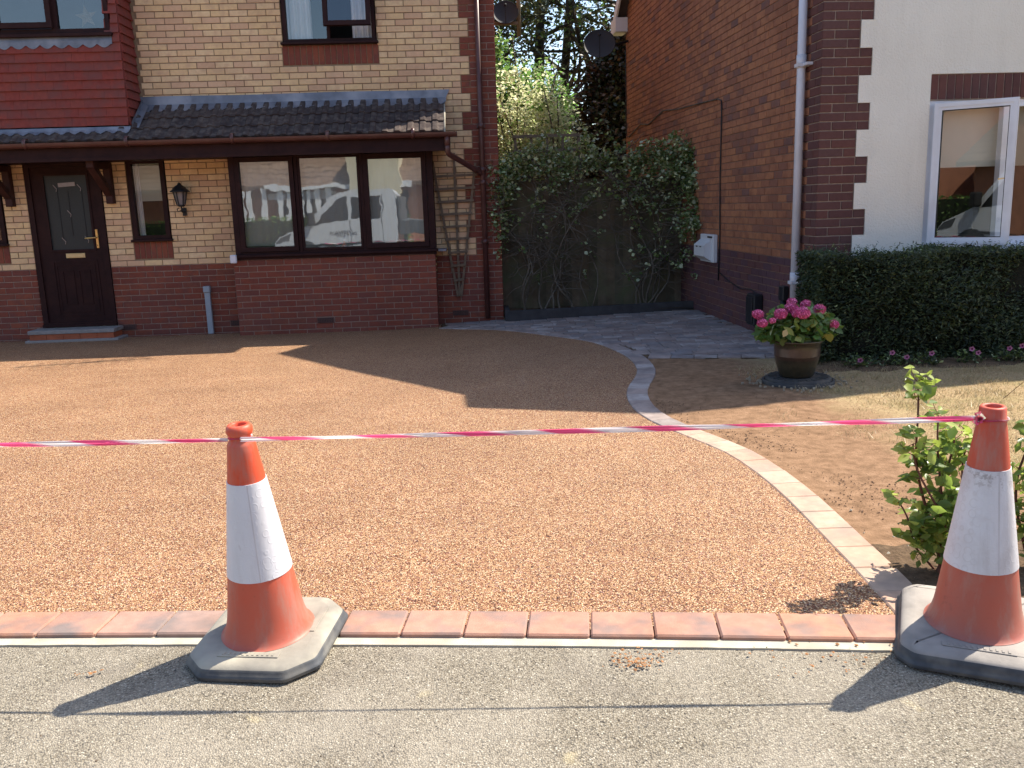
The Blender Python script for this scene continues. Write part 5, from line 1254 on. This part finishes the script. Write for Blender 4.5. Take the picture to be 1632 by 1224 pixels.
def scatter(name, mat, n, fpos, s0, s1, seed, flat=0.6, label=None):
    g = random.Random(seed); b = MB()
    for _ in range(n):
        x, y = fpos(g); s = math.exp(g.uniform(math.log(s0), math.log(s1))); z = zg(x, y)-0.006
        M = Matrix.Translation((x, y, z+s*flat*0.4)) @ Matrix.Rotation(g.uniform(0, 6.28), 4, 'Z') @ Matrix.Rotation(g.uniform(-0.5, 0.5), 4, 'X')
        v = [(-s, 0, 0), (0, -s*g.uniform(0.5, 0.9), 0), (s*g.uniform(0.6, 1), 0, 0), (0, s*g.uniform(0.5, 0.9), 0), (s*g.uniform(-0.3, 0.3), 0, s*flat), (0, 0, -s*flat)]
        b.add([M @ Vector(p) for p in v], [(0, 1, 4), (1, 2, 4), (2, 3, 4), (3, 0, 4), (1, 0, 5), (2, 1, 5), (3, 2, 5), (0, 3, 5)])
    o = b.build(name, mat); o['kind'] = 'stuff'; return o
def soilpos(g):
    while True:
        y = g.uniform(3.0, 6.4); x = x_edge(y)+0.10+abs(g.gauss(0, 0.4))
        if x < 2.7 and math.sin(x*6.3+y*2.1)+math.sin(y*5.2-x*3.3)+math.sin(x*17+y*11)*0.6 > g.uniform(0.0, 1.8): return x, y
scatter('soil_crumbs', mat_rough('soil_crumb', (0.17, 0.10, 0.06), 0.4, 40), 1000, soilpos, 0.0015, 0.008, 5)
def bedpos(g): 
    return g.uniform(1.57, 2.4)+0.0, 2.55+abs(g.gauss(0, 0.33))
M_ST = [mat_rough('bed_stone_%d' % i, c, 0.3, 40) for i, c in enumerate([(0.34, 0.30, 0.24), (0.13, 0.09, 0.06), (0.25, 0.16, 0.10)])]
for i in range(3): scatter('bed_rubble', M_ST[i], 420, bedpos, 0.004, 0.017, 30+i)
sheet('planting_bed', lin(1.55, 3.6, 0.04), lin(2.2, 3.5, 0.04), lambda x, y: zg(x, y)+0.004*math.sin(x*37)*math.sin(y*31)+0.003-0.03*sst(0.75, 1.15, math.hypot((x-1.75)*0.62, (y-2.65)*1.25)+0.10*math.sin(x*7)*math.sin(y*9)+0.05*math.sin(x*19+y*13)), lambda x, y: x > x_edge(y)+0.05 and y > yk(x)-0.1, M_EARTH)
# withered leaves on the tarmac by the strip
def litpos(cx, cy, s): return lambda g: (cx+g.gauss(0, s), cy+g.gauss(0, s*0.45))
for cx, cy, n, s in ((0.47, 2.50, 60, 0.035), (-1.27, 2.62, 10, 0.02), (0.50, 2.53, 40, 0.09), (1.1, 2.47, 50, 0.13)):
    scatter('leaf_litter', mat_rough('withered_leaf', (0.32, 0.15, 0.06) if n < 100 else (0.30, 0.2, 0.12), 0.5, 60), n, litpos(cx, cy, s), 0.003, 0.009, int(n+s*100), 0.3)
def roadpos(g):
    x = g.uniform(-1.8, 1.6); return x, g.uniform(1.3, yk(x)-0.22)
scatter('pavement_grit', M_ST[1], 90, roadpos, 0.0015, 0.005, 77, 0.8)
scatter('pavement_grit', mat_rough('pale_grit', (0.6, 0.55, 0.45), 0.2, 40), 160, roadpos, 0.0012, 0.004, 78, 0.8)
def drpos(g): 
    return g.uniform(-2.5, 1.2), g.uniform(3.2, 9.5)
scatter('fallen_leaf', mat_rough('fallen_leaf_brown', (0.35, 0.2, 0.08), 0.4, 60), 9, drpos, 0.012, 0.02, 80, 0.25)

# dry grass blades on the lawn
def grass(name, n, seed):
    rs = np.random.RandomState(seed); P = []
    while len(P) < n:
        x = rs.uniform(1.7, 7.0); y = rs.uniform(2.9, 7.3)
        f = (x+0.05*y+0.25*math.sin(x*5+y*3)+0.2*math.sin(x*11-y*7)-2.55)*1.8
        if rs.uniform() < f: P.append((x, y))
    P = np.array(P); z = np.array([zlawn(a, c) for a, c in P]); a = rs.uniform(0, 6.28, n); h = rs.uniform(0.010, 0.036, n)*(0.6+0.8*(np.sin(P[:, 0]*7+P[:, 1]*4)*np.sin(P[:, 1]*9-P[:, 0]*3) > 0.1)); w = 0.0020
    lean = rs.normal(0, 0.7, (n, 2))*h[:, None]
    v0 = np.stack([P[:, 0]-w*np.cos(a), P[:, 1]-w*np.sin(a), z-0.002], 1); v1 = np.stack([P[:, 0]+w*np.cos(a), P[:, 1]+w*np.sin(a), z-0.002], 1); v2 = np.stack([P[:, 0]+lean[:, 0], P[:, 1]+lean[:, 1], z+h], 1)
    V = np.stack([v0, v1, v2], 1).reshape(-1, 3); me = bpy.data.meshes.new(name); me.from_pydata(V.tolist(), [], [(3*i, 3*i+1, 3*i+2) for i in range(n)])
    me.materials.append(mat_leaf('straw', (0.33, 0.245, 0.12), (0.53, 0.41, 0.235), 0.2, (0.22, 0.20, 0.08), scale=3.5, back=(0.5, 0.4, 0.2))); o = bpy.data.objects.new(name, me); finish(o, (0, 0, 0), None); o['kind'] = 'stuff'
grass('dry_grass', 60000, 6)

# ------------------------------------------------------------------ traffic cones
def m_cone(name, base, dirty):
    t = NT(name); g = t.n('ShaderNodeTexCoord'); oz = t.sep(g.outputs['Object'])[2]
    dirt = t.math('MULTIPLY', t.ramp(oz, [(0.02, (1, 1, 1)), (0.12, (0.75, 0.75, 0.75)), (0.28, (0.55, 0.55, 0.55)), (0.6, (0.15, 0.15, 0.15))]), t.ramp(t.noise(7, 5, 0.65), [(0.25, (0.55, 0.55, 0.55)), (0.7, (1, 1, 1))]))
    col = t.mix(t.math('MULTIPLY', dirt, dirty, True), base, (0.36, 0.17, 0.13))
    col = t.mix(t.ramp(t.noise(60, 4, 0.7), [(0.60, (0, 0, 0)), (0.75, (0.5, 0.5, 0.5))]), col, (0.30, 0.09, 0.06))
    mp = t.n('ShaderNodeMapping'); mp.inputs['Scale'].default_value = (14, 14, 3.0); t.l(g.outputs['Object'], mp.inputs[0])
    col = t.mix(t.math('MULTIPLY', t.ramp(t.noise(1.0, 5, 0.7, vec=mp.outputs[0]), [(0.50, (0, 0, 0)), (0.68, (0.75, 0.75, 0.75))]), dirty), col, (0.40, 0.24, 0.19))
    col = t.mix(t.ramp(t.noise(3.3, 6, 0.75, dist=1.5), [(0.62, (0, 0, 0)), (0.68, (0.45*dirty,)*3)]), col, (0.12, 0.07, 0.06))
    return t.bsdf(col, 0.48, 0.4, t.bump(t.noise(120, 3), 0.12, 0.001), trans=(0.12, (0.9, 0.12, 0.03)))
def m_band(name, dirty):
    t = NT(name); g = t.n('ShaderNodeTexCoord'); o = t.sep(g.outputs['Object'])
    a = t.math('ARCTAN2', o[1], o[0]); comb = t.n('ShaderNodeCombineXYZ'); t.l(t.math('MULTIPLY', a, 0.115), comb.inputs[0]); t.l(o[2], comb.inputs[1])
    vor = t.n('ShaderNodeTexVoronoi', feature='F1'); vor.inputs['Scale'].default_value = 34; vor.inputs['Randomness'].default_value = 0.55; t.l(comb.outputs[0], vor.inputs['Vector'])
    line = t.ramp(vor.outputs[0], [(0.38, (0, 0, 0)), (0.46, (1, 1, 1)), (0.54, (0, 0, 0))])
    ws = t.ramp(t.math('SINE', t.math('MULTIPLY', a, 1.6)), [(0.45, (0, 0, 0)), (0.62, (0.55, 0.55, 0.55))])
    col = t.mix(t.math('MULTIPLY', line, ws), (0.66, 0.655, 0.68), (0.56, 0.53, 0.54))
    col = t.mix(t.math('MULTIPLY', t.ramp(t.noise(5, 5, 0.65), [(0.45, (0, 0, 0)), (0.75, (1, 1, 1))]), dirty), col, (0.42, 0.37, 0.36))
    col = t.mix(t.ramp(t.noise(22, 5, 0.75), [(0.66, (0, 0, 0)), (0.74, (0.5*dirty+0.1,)*3)]), col, (0.20, 0.15, 0.13))
    mp = t.n('ShaderNodeMapping'); mp.inputs['Scale'].default_value = (9, 9, 2.0); t.l(g.outputs['Object'], mp.inputs[0])
    st = t.noise(1.0, 6, 0.7, vec=mp.outputs[0], dist=0.8)
    col = t.mix(t.ramp(st, [(0.48, (0, 0, 0)), (0.70, (0.25+0.6*dirty,)*3)]), col, (0.47, 0.43, 0.42))
    sm = t.math('MULTIPLY', t.ramp(o[2], [(0.50, (0, 0, 0)), (0.56, (1, 1, 1))]), t.ramp(t.noise(38, 5, 0.75), [(0.52, (0, 0, 0)), (0.60, (1, 1, 1))]))
    col = t.mix(t.math('MULTIPLY', sm, 0.75*dirty if dirty > 0.3 else 0.0), col, (0.16, 0.12, 0.10))
    h = t.math('ADD', t.math('MULTIPLY', line, 0.4), t.noise(18, 3, dist=1.0))
    return t.bsdf(col, 0.42, 0.5, t.bump(h, 0.28, 0.003))
M_RUB = [mat_rough('dusty_rubber_%d' % i, c, 0.25, 9, 0.8, 0.4, 90, 0.002, 0.3, tt, 6) for i, (c, tt) in enumerate([((0.28, 0.255, 0.21), (0.42, 0.38, 0.295)), ((0.27, 0.245, 0.22), (0.38, 0.34, 0.295))])]
M_RUBD = mat_rough('dark_rubber', (0.06, 0.063, 0.068), 0.3, 14, 0.6, 0.3, 90, 0.002, 0.4, (0.16, 0.15, 0.13), 9)
M_SEAM = mat_rough('sleeve_seam', (0.58, 0.55, 0.56), 0.1)
def cone(base, tilt, rotz, label, mats, hx, hy, ch, topring=True, thick=0.045):
    mc, mbnd, mr = mats; t = thing('traffic_cone', base, label, 'traffic cone', 'traffic cones holding up the barrier tape')
    Q = Matrix.Rotation(tilt[0], 4, 'X') @ Matrix.Rotation(tilt[1], 4, 'Y'); M = Matrix.Translation(base) @ Q @ Matrix.Rotation(rotz, 4, 'Z')
    def setobj(b, name, m):
        o = b.build(name, m, t); return o
    def octo(s):
        x, y, c = hx-s, hy-s, ch-s*0.6; q = [(-x+c, -y), (x-c, -y), (x, -y+c), (x, y-c), (x-c, y), (-x+c, y), (-x, y-c), (-x, -y+c)]; out = []
        for i in range(8):
            a, m, n = q[i-1], q[i], q[(i+1) % 8]; r = 0.016
            da = math.hypot(a[0]-m[0], a[1]-m[1]); dn = math.hypot(n[0]-m[0], n[1]-m[1])
            p0 = (m[0]+(a[0]-m[0])*r/da, m[1]+(a[1]-m[1])*r/da); p1 = (m[0]+(n[0]-m[0])*r/dn, m[1]+(n[1]-m[1])*r/dn)
            out += [p0, ((p0[0]+p1[0]+2*m[0])/4, (p0[1]+p1[1]+2*m[1])/4), p1]
        return out
    b = MB(); rings = [(0.0, 0.004), (-0.001, 0.014), (0.006, 0.018), (0.009, 0.030), (0.014, thick-0.009), (0.021, thick-0.003), (0.032, thick+0.002), (0.055, thick+0.006)]; vs = []
    for s, z in rings: vs += [(x, y, z) for x, y in octo(s)]
    fs = []
    for i in range(len(rings)-1):
        for k in range(24): fs.append((i*24+k, i*24+(k+1) % 24, i*24+24+(k+1) % 24, i*24+24+k))
    fs.append(tuple(range(len(vs)-24, len(vs)))); fs.append(tuple(reversed(range(24))))
    mi = [1 if i < 4*24 else 0 for i in range(len(fs))]; sm_ = [24 <= i < 7*24 for i in range(len(fs))]
    vs = [M @ Vector(v) for v in vs]; b.add(vs, fs); b.mi = mi; b.sm = sm_
    zt = thick+0.006
    rr = MB(); 
    b.box(-0.10, 0.10, -hy+0.060, -hy+0.088, zt, zt+0.0035, 0, M @ Matrix.Rotation(0.0, 4, 'Z'), 0.0012)
    for k in range(11): b.box(-0.085+k*0.0162, -0.078+k*0.0162, -hy+0.066, -hy+0.082, zt+0.0035, zt+0.0055, 0, M)
    b.box(hx-0.085, hx-0.060, -0.02, 0.13, zt, zt+0.003, 0, M, 0.001)
    setobj(b, 'base', [mr, M_RUBD])
    H = 0.75; TS = Matrix.Diagonal((1, 1, 1.025, 1)); M = M @ TS
    def rad(z): 
        f = (z-zt)/(H-zt); r = 0.131+(0.034-0.131)*f
        return r+0.016*math.exp(-(z-zt)/0.022)
    b = MB(); zs = [zt+0.0, zt+0.004, zt+0.012, zt+0.025, zt+0.05, 0.13, 0.2, 0.3, 0.4, 0.5, 0.6, 0.66, 0.683]
    prof = [(rad(z)+(0.004 if i == 0 else 0), z) for i, z in enumerate(zs)]
    if topring: prof += [(0.040, 0.690), (0.033, 0.700), (0.0325, 0.708), (0.038, 0.715), (0.041, 0.724), (0.040, 0.735), (0.034, 0.744), (0.026, 0.746), (0.021, 0.742), (0.020, 0.70), (0.019, 0.62)]
    else: prof += [(0.0405, 0.70), (0.0405, 0.705), (0.039, 0.708), (0.037, 0.745), (0.033, 0.750), (0.025, 0.750), (0.023, 0.745), (0.022, 0.70), (0.02, 0.62)]
    b.lathe(prof, 56, M); o = setobj(b, 'body', mc)
    z0, z1 = 0.262, 0.568
    b = MB(); b.lathe([(rad(z)+0.0022, z) for z in lin(z0, z1, 0.03)], 56, M)
    b.lathe([(rad(z0)-0.001, z0), (rad(z0)+0.0022, z0)], 56, M); b.lathe([(rad(z1)+0.0022, z1), (rad(z1)-0.001, z1)], 56, M)
    b.box(-0.002, 0.002, -0.0008, 0.0008, 0, 1e-4) if False else None
    o2 = setobj(b, 'reflective_sleeve', mbnd)
    b = MB(); a0 = -1.15; vs = []
    for z in (z0, z1):
        for da, dr in ((-0.02, 0.0024), (0.02, 0.0036)):
            vs.append(M @ Vector(((rad(z)+dr)*math.cos(a0+da*0.1/rad(z)), (rad(z)+dr)*math.sin(a0+da*0.1/rad(z)), z)))
    b.add(vs, [(0, 1, 3, 2)]); setobj(b, 'sleeve_seam', M_SEAM)
    return t, M
CB1 = (-0.716, 2.758, -0.006); CB2 = (1.556, 2.525, -0.004)
tC1, MC1 = cone(CB1, (R(4.6), R(-1.6)), R(-10), 'clean orange traffic cone with bright white band on the left, dark octagonal base', (m_cone('orange_plastic', (0.72, 0.085, 0.028), 0.75), m_band('white_sleeve', 0.15), M_RUB[0]), 0.225, 0.235, 0.085, True)
tC2, MC2 = cone(CB2, (R(2.5), R(-1.4)), R(-27), 'dirty faded traffic cone with scuffed white band at the right edge', (m_cone('faded_orange_plastic', (0.58, 0.085, 0.042), 1.0), m_band('scuffed_white_sleeve', 0.7), M_RUB[1]), 0.23, 0.25, 0.05, False, 0.055)
# barrier tape
def m_tape():
    t = NT('barrier_tape'); uv = t.n('ShaderNodeUVMap'); s = t.sep(uv.outputs[0])
    u = t.math('ADD', s[0], t.math('MULTIPLY', s[1], 0.09)); f = t.math('FRACT', t.math('DIVIDE', u, 0.285))
    f = t.math('ADD', f, t.math('MULTIPLY', t.noise(14, 2), 0.10))
    col = t.ramp(f, [(0, (0.93, 0.90, 0.90)), (0.46, (0.93, 0.86, 0.88)), (0.56, (0.92, 0.10, 0.27)), (0.93, (0.90, 0.13, 0.32)), (1.0, (0.92, 0.45, 0.55))])
    return t.bsdf(col, 0.3, 0.5, None, trans=(0.5, col))
M_TAPE = m_tape()
def tape_strip(name, pts, w, parent=None, turns=2.0, u0=0.0):
    """a gathered ribbon: creased cross-section that slowly twists"""
    fine = []; P = [Vector(p) for p in pts]
    for a, b_ in zip(P, P[1:]):
        n = max(2, int((b_-a).length/0.012)); fine += [a.lerp(b_, k/n) for k in range(n)]
    fine.append(P[-1]); vs = []; uv = []; acc = u0; m = 5
    for i, p in enumerate(fine):
        d = (fine[min(i+1, len(fine)-1)]-fine[max(0, i-1)]).normalized(); side = d.cross(Vector((0, 0, 1))).normalized(); upv = side.cross(d)
        if i: acc += (p-fine[i-1]).length
        th = 0.9*math.sin(acc*2.1*turns)+0.5*math.sin(acc*5.3+1)
        wv = w*(0.85+0.15*math.sin(acc*7.0))
        for k in range(m):
            s = (k/(m-1)-0.5); c = 0.0035*math.cos(k*2.4+acc*9); 
            vs.append(p+upv*(s*wv*math.cos(th*0.6))+side*(s*wv*math.sin(th*0.6)+c)); uv.append((acc, k/(m-1)))
    fs = [(i*m+k, i*m+k+1, (i+1)*m+k+1, (i+1)*m+k) for i in range(len(fine)-1) for k in range(m-1)]
    me = bpy.data.meshes.new(name); me.from_pydata([tuple(v-(ORG[parent] if parent else Vector((0, 0, 0)))) for v in vs], [], fs); me.materials.append(M_TAPE)
    ul = me.uv_layers.new(name='UVMap'); idx = np.empty(len(me.loops), dtype=np.int32); me.loops.foreach_get('vertex_index', idx); ul.data.foreach_set('uv', np.array(uv)[idx].ravel())
    me.polygons.foreach_set('use_smooth', [True]*len(me.polygons)); me.update()
    o = bpy.data.objects.new(name, me); finish(o, ORG[parent] if parent else (0, 0, 0), parent); return o
def sag(a, b_, s, n=24):
    a, b_ = Vector(a), Vector(b_); return [a.lerp(b_, i/n)-Vector((0, 0, s*4*(i/n)*(1-i/n))) for i in range(n+1)]
n1 = MC1 @ Vector((0, 0, 0.704)); n2 = MC2 @ Vector((0, 0, 0.712))
tp_ = thing('barrier_tape', (0.4, 2.6, 0.0), 'twisted red and white barrier tape stretched between the two cones', 'tape')
f1 = n1+Vector((0.02, -0.037, 0)); f2 = n2+Vector((-0.03, -0.037, 0.0))
far = Vector((-3.2, 2.93, 0.725))
tape_strip('span', sag(n1+Vector((0.01, -0.040, 0.002)), n2+Vector((-0.042, -0.005, 0.004)), 0.004), 0.018, tp_)
tape_strip('span', sag(far, n1+Vector((-0.03, -0.030, 0)), 0.010), 0.018, tp_, u0=0.1)
def loop(c, r, name, w):
    pts = [c+Vector((r*math.cos(a), r*math.sin(a), 0.002*math.sin(3*a))) for a in [math.pi*2*i/40 for i in range(41)]]; tape_strip(name, pts, w, tp_)
loop(n1, 0.0345, 'wrap', 0.012); loop(n2, 0.0415, 'wrap', 0.010)
b = MB(); g = random.Random(5); c = n2+Vector((-0.05, -0.02, 0.004)); mbk = []
for k in range(26):
    d = Vector((g.uniform(-1.2, 0.4), g.uniform(-0.7, 0.3), g.uniform(-0.6, 0.9))).normalized()*g.uniform(0.010, 0.024); s = d.cross(Vector((g.uniform(-1, 1), g.uniform(-1, 1), g.uniform(-1, 1)))).normalized()*0.007
    b.add([c-s, c+s, c+d+s*1.4, c+d-s*1.4], [(0, 1, 2, 3)], g.choice([0, 0, 1]))
b.build('knot', [mat_leaf('tape_pink', (0.75, 0.04, 0.20), (0.8, 0.08, 0.26), 0.3), mat_leaf('tape_white', (0.8, 0.74, 0.76), (0.85, 0.8, 0.8), 0.3)], tp_)

# ------------------------------------------------------------------ across the road, seen in the windows
M_VANW = mat_rough('white_van_paint', (0.60, 0.63, 0.67), 0.02, 3, 0.3, 0, spec=0.5); M_VANG = mat_rough('dark_van_glass', (0.02, 0.024, 0.028), 0.1, 3, 0.08, 0, spec=0.8); M_TYRE = mat_rough('tyre_rubber', (0.025, 0.025, 0.026), 0.2)
M_TRIM = mat_rough('grey_van_trim', (0.09, 0.10, 0.11), 0.1, rough=0.5)
vy0, vy1, vz = -4.4, -2.45, -0.235; vx = -5.45
vn = thing('tipper_van', (vx+2.5, -3.4, vz), 'white drop-side van parked across the road, seen mirrored in the bay window', 'van')
prof = [(0.0, 0.35), (0.02, 0.80), (0.15, 0.98), (0.75, 1.20), (0.95, 1.28), (1.65, 2.02), (1.85, 2.15), (2.2, 2.22), (3.35, 2.20), (3.45, 2.1), (3.45, 0.35), (2.0, 0.30), (1.15, 0.30)]
MV = Matrix.Translation((vx, vy0, vz)) @ Matrix.Rotation(math.pi/2, 4, 'X') @ Matrix.Diagonal((1, 1, -1, 1))
b = MB(); b.prism(prof, 0.0, vy1-vy0, 0, MV); body = b.build('cab', M_VANW, vn)
b = MB(); b.add([(vx+1.15, vy1+0.004, vz+1.28), (vx+2.10, vy1+0.004, vz+1.40), (vx+2.10, vy1+0.004, vz+2.02), (vx+1.80, vy1+0.004, vz+1.98)], [(3, 2, 1, 0)]); b.add([(vx+2.22, vy1+0.004, vz+1.42), (vx+3.05, vy1+0.004, vz+1.45), (vx+3.05, vy1+0.004, vz+2.02), (vx+2.22, vy1+0.004, vz+2.02)], [(3, 2, 1, 0)])
b.add([(vx+0.98, vy0+0.1, vz+1.315), (vx+0.98, vy1-0.1, vz+1.315), (vx+1.66, vy1-0.15, vz+2.04), (vx+1.66, vy0+0.15, vz+2.04)], [(3, 2, 1, 0)]); b.build('window', M_VANG, body)
b = MB(); b.add([(vx+0.03, vy1+0.005, vz+0.80), (vx+0.40, vy1+0.005, vz+0.86), (vx+0.52, vy1+0.005, vz+1.08), (vx+0.18, vy1+0.005, vz+0.97)], [(3, 2, 1, 0)]); b.build('headlight', M_TRIM, body)
b = MB(); v = [(vx+0.95, vy1+0.005, vz+0.30)]
for k in range(13): a = math.pi*k/12; v.append((vx+0.95+0.47*math.cos(a), vy1+0.005, vz+0.36+0.47*math.sin(a)))
b.add(v, [(0, k+2, k+1) for k in range(12)]); b.box(vx+1.45, vx+3.40, vy1+0.002, vy1+0.02, vz+0.36, vz+0.50); b.box(vx+2.16, vx+2.175, vy1+0.001, vy1+0.004, vz+0.5, vz+1.4); b.box(vx+3.08, vx+3.095, vy1+0.001, vy1+0.004, vz+0.5, vz+2.05); b.box(vx+1.20, vx+3.1, vy1+0.002, vy1+0.012, vz+0.72, vz+0.78); b.build('side_trim', M_TRIM, body)
b = MB(); b.box(vx+1.02, vx+1.22, vy1+0.03, vy1+0.22, vz+1.30, vz+1.62, 0, None, 0.03); b.build('mirror', M_TYRE, body)
b = MB(); b.box(vx+3.55, vx+6.6, vy0, vy1, vz+0.95, vz+1.35, 0, None, 0.02); b.box(vx+3.5, vx+3.58, vy0, vy1, vz+0.95, vz+2.0, 0, None, 0.01); b.build('dropside_bed', M_TRIM, vn)
b = MB(); b.box(vx+0.1, vx+6.5, vy0+0.1, vy1-0.15, vz+0.35, vz+0.6); b.build('chassis', M_TYRE, vn)
for wx in (0.95, 5.2):
    for wy in (vy1-0.11, vy0+0.11):
        b = MB(); b.lathe([(0.0, -0.1), (0.22, -0.1), (0.34, -0.09), (0.35, 0), (0.34, 0.09), (0.22, 0.1), (0.0, 0.1)], 28, Matrix.Translation((vx+wx, wy, vz+0.35)) @ Matrix.Rotation(math.pi/2, 4, 'X')); w = b.build('wheel', M_TYRE, vn)
try:
    cu = bpy.data.curves.new('lettering', 'FONT'); cu.body = 'DRIVEWAYS'; cu.size = 0.14; cu.extrude = 0.002; cu.align_x = 'CENTER'
    o = bpy.data.objects.new('lettering', cu); cu.materials.append(M_TRIM); me = bpy.data.meshes.new_from_object(o); bpy.data.objects.remove(o); o = bpy.data.objects.new('lettering', me); finish(o, (vx+1.95, vy1+0.008, vz+0.98), body); o.rotation_euler = (math.pi/2, 0, math.pi)
except Exception as e: print('text', e)
# bungalow opposite
op = thing('opposite_house', (-4, -16, -0.2), 'brick bungalow with brown tiled roof across the road, mirrored in the windows', 'house')
b = MB(); b.box(-14, 3.5, -20, -13.2, -0.3, 2.5); b.box(3.5, 30, -20, -12.4, -0.3, 5.0); b.box(-34, -15.5, -20, -13.0, -0.3, 5.0); b.build('wall', mat_rough('far_brick', (0.36, 0.16, 0.10), 0.2, 3), op)
b = MB()
for (x0, x1, y0, z0, y1, z1) in ((-14.5, 4.0, -12.8, 2.45, -17, 5.6), (3.2, 30.5, -12.0, 4.9, -16.5, 7.8), (-34, -15, -12.6, 4.9, -16.5, 7.8)):
    v = [(x0, y0, z0), (x1, y0, z0), (x1, y1, z1), (x0, y1, z1)]; b.add(v+[(p, q, r-0.15) for p, q, r in v], [(3, 2, 1, 0), (4, 5, 6, 7), (0, 1, 5, 4), (1, 2, 6, 5), (0, 4, 7, 3)])
def m_farroof():
    t = NT('far_brown_roof'); p = t.sep(t.pos()); w = t.n('ShaderNodeTexWave'); w.inputs['Scale'].default_value = 1.6; w.bands_direction = 'Z'; t.l(t.pos(), w.inputs[0])
    col = t.mix(t.ramp(w.outputs['Fac'], [(0, (0, 0, 0)), (0.15, (0.6, 0.6, 0.6))]), (0.09, 0.06, 0.045), t.ramp(t.noise(3, 4), [(0.3, (0.20, 0.13, 0.10)), (0.7, (0.30, 0.21, 0.16))])); return t.bsdf(col, 0.9)
b.build('roof', m_farroof(), op)
b = MB()
for x in (-9.4, -8.9, -8.6, -8.0, -7.4, -7.1, -6.6, -6.3, -5.9, -5.5): b.box(x, x+0.2, -12.9, -12.78, 0.0, 2.3)
b.box(-7.8, -2.2, -12.75, -12.65, 2.30, 2.46); b.box(-7.8, -5.2, -13.15, -13.08, 1.9, 2.2); b.build('window_frame', M_WHITE, op)
b = MB(); b.box(-7.5, -5.3, -13.19, -13.1, 0.6, 1.9); b.box(-3.5, -2.4, -13.19, -13.1, 0.6, 2.2); b.build('glass', M_VANG, op)
ch = MB(); ch.add([(-4.6, -12.6, -0.3), (-2.6, -12.6, -0.3), (-2.6, -12.6, 3.6), (-3.6, -12.6, 5.2), (-4.6, -12.6, 3.6), (-4.6, -15, -0.3), (-2.6, -15, -0.3), (-2.6, -15, 3.6), (-3.6, -15, 5.2), (-4.6, -15, 3.6)], [(4, 3, 2, 1, 0), (5, 6, 7, 8, 9), (0, 5, 9, 4), (1, 2, 7, 6), (4, 9, 8, 3), (3, 8, 7, 2)])
ch.build('cream_gable', mat_rough('cream_render', (0.62, 0.56, 0.42), 0.05, 3), op)
h2 = thing('front_hedge', (-6, -8.4, -0.2), 'low green hedge across the road, mirrored in the bay window', 'hedge')
leaf_mesh('foliage', M_LGRN, np.stack([nprs.uniform(-13, -2.0, 9000), nprs.uniform(-8.9, -7.95, 9000), nprs.uniform(-0.25, 1.3, 9000)], 1), 0.10, h2)
b = MB(); b.box(-13, -2.1, -8.85, -8.05, -0.25, 1.2); b.build('inner_twigs', mat_rough('hedge_core', (0.02, 0.03, 0.012), 0.4), h2)
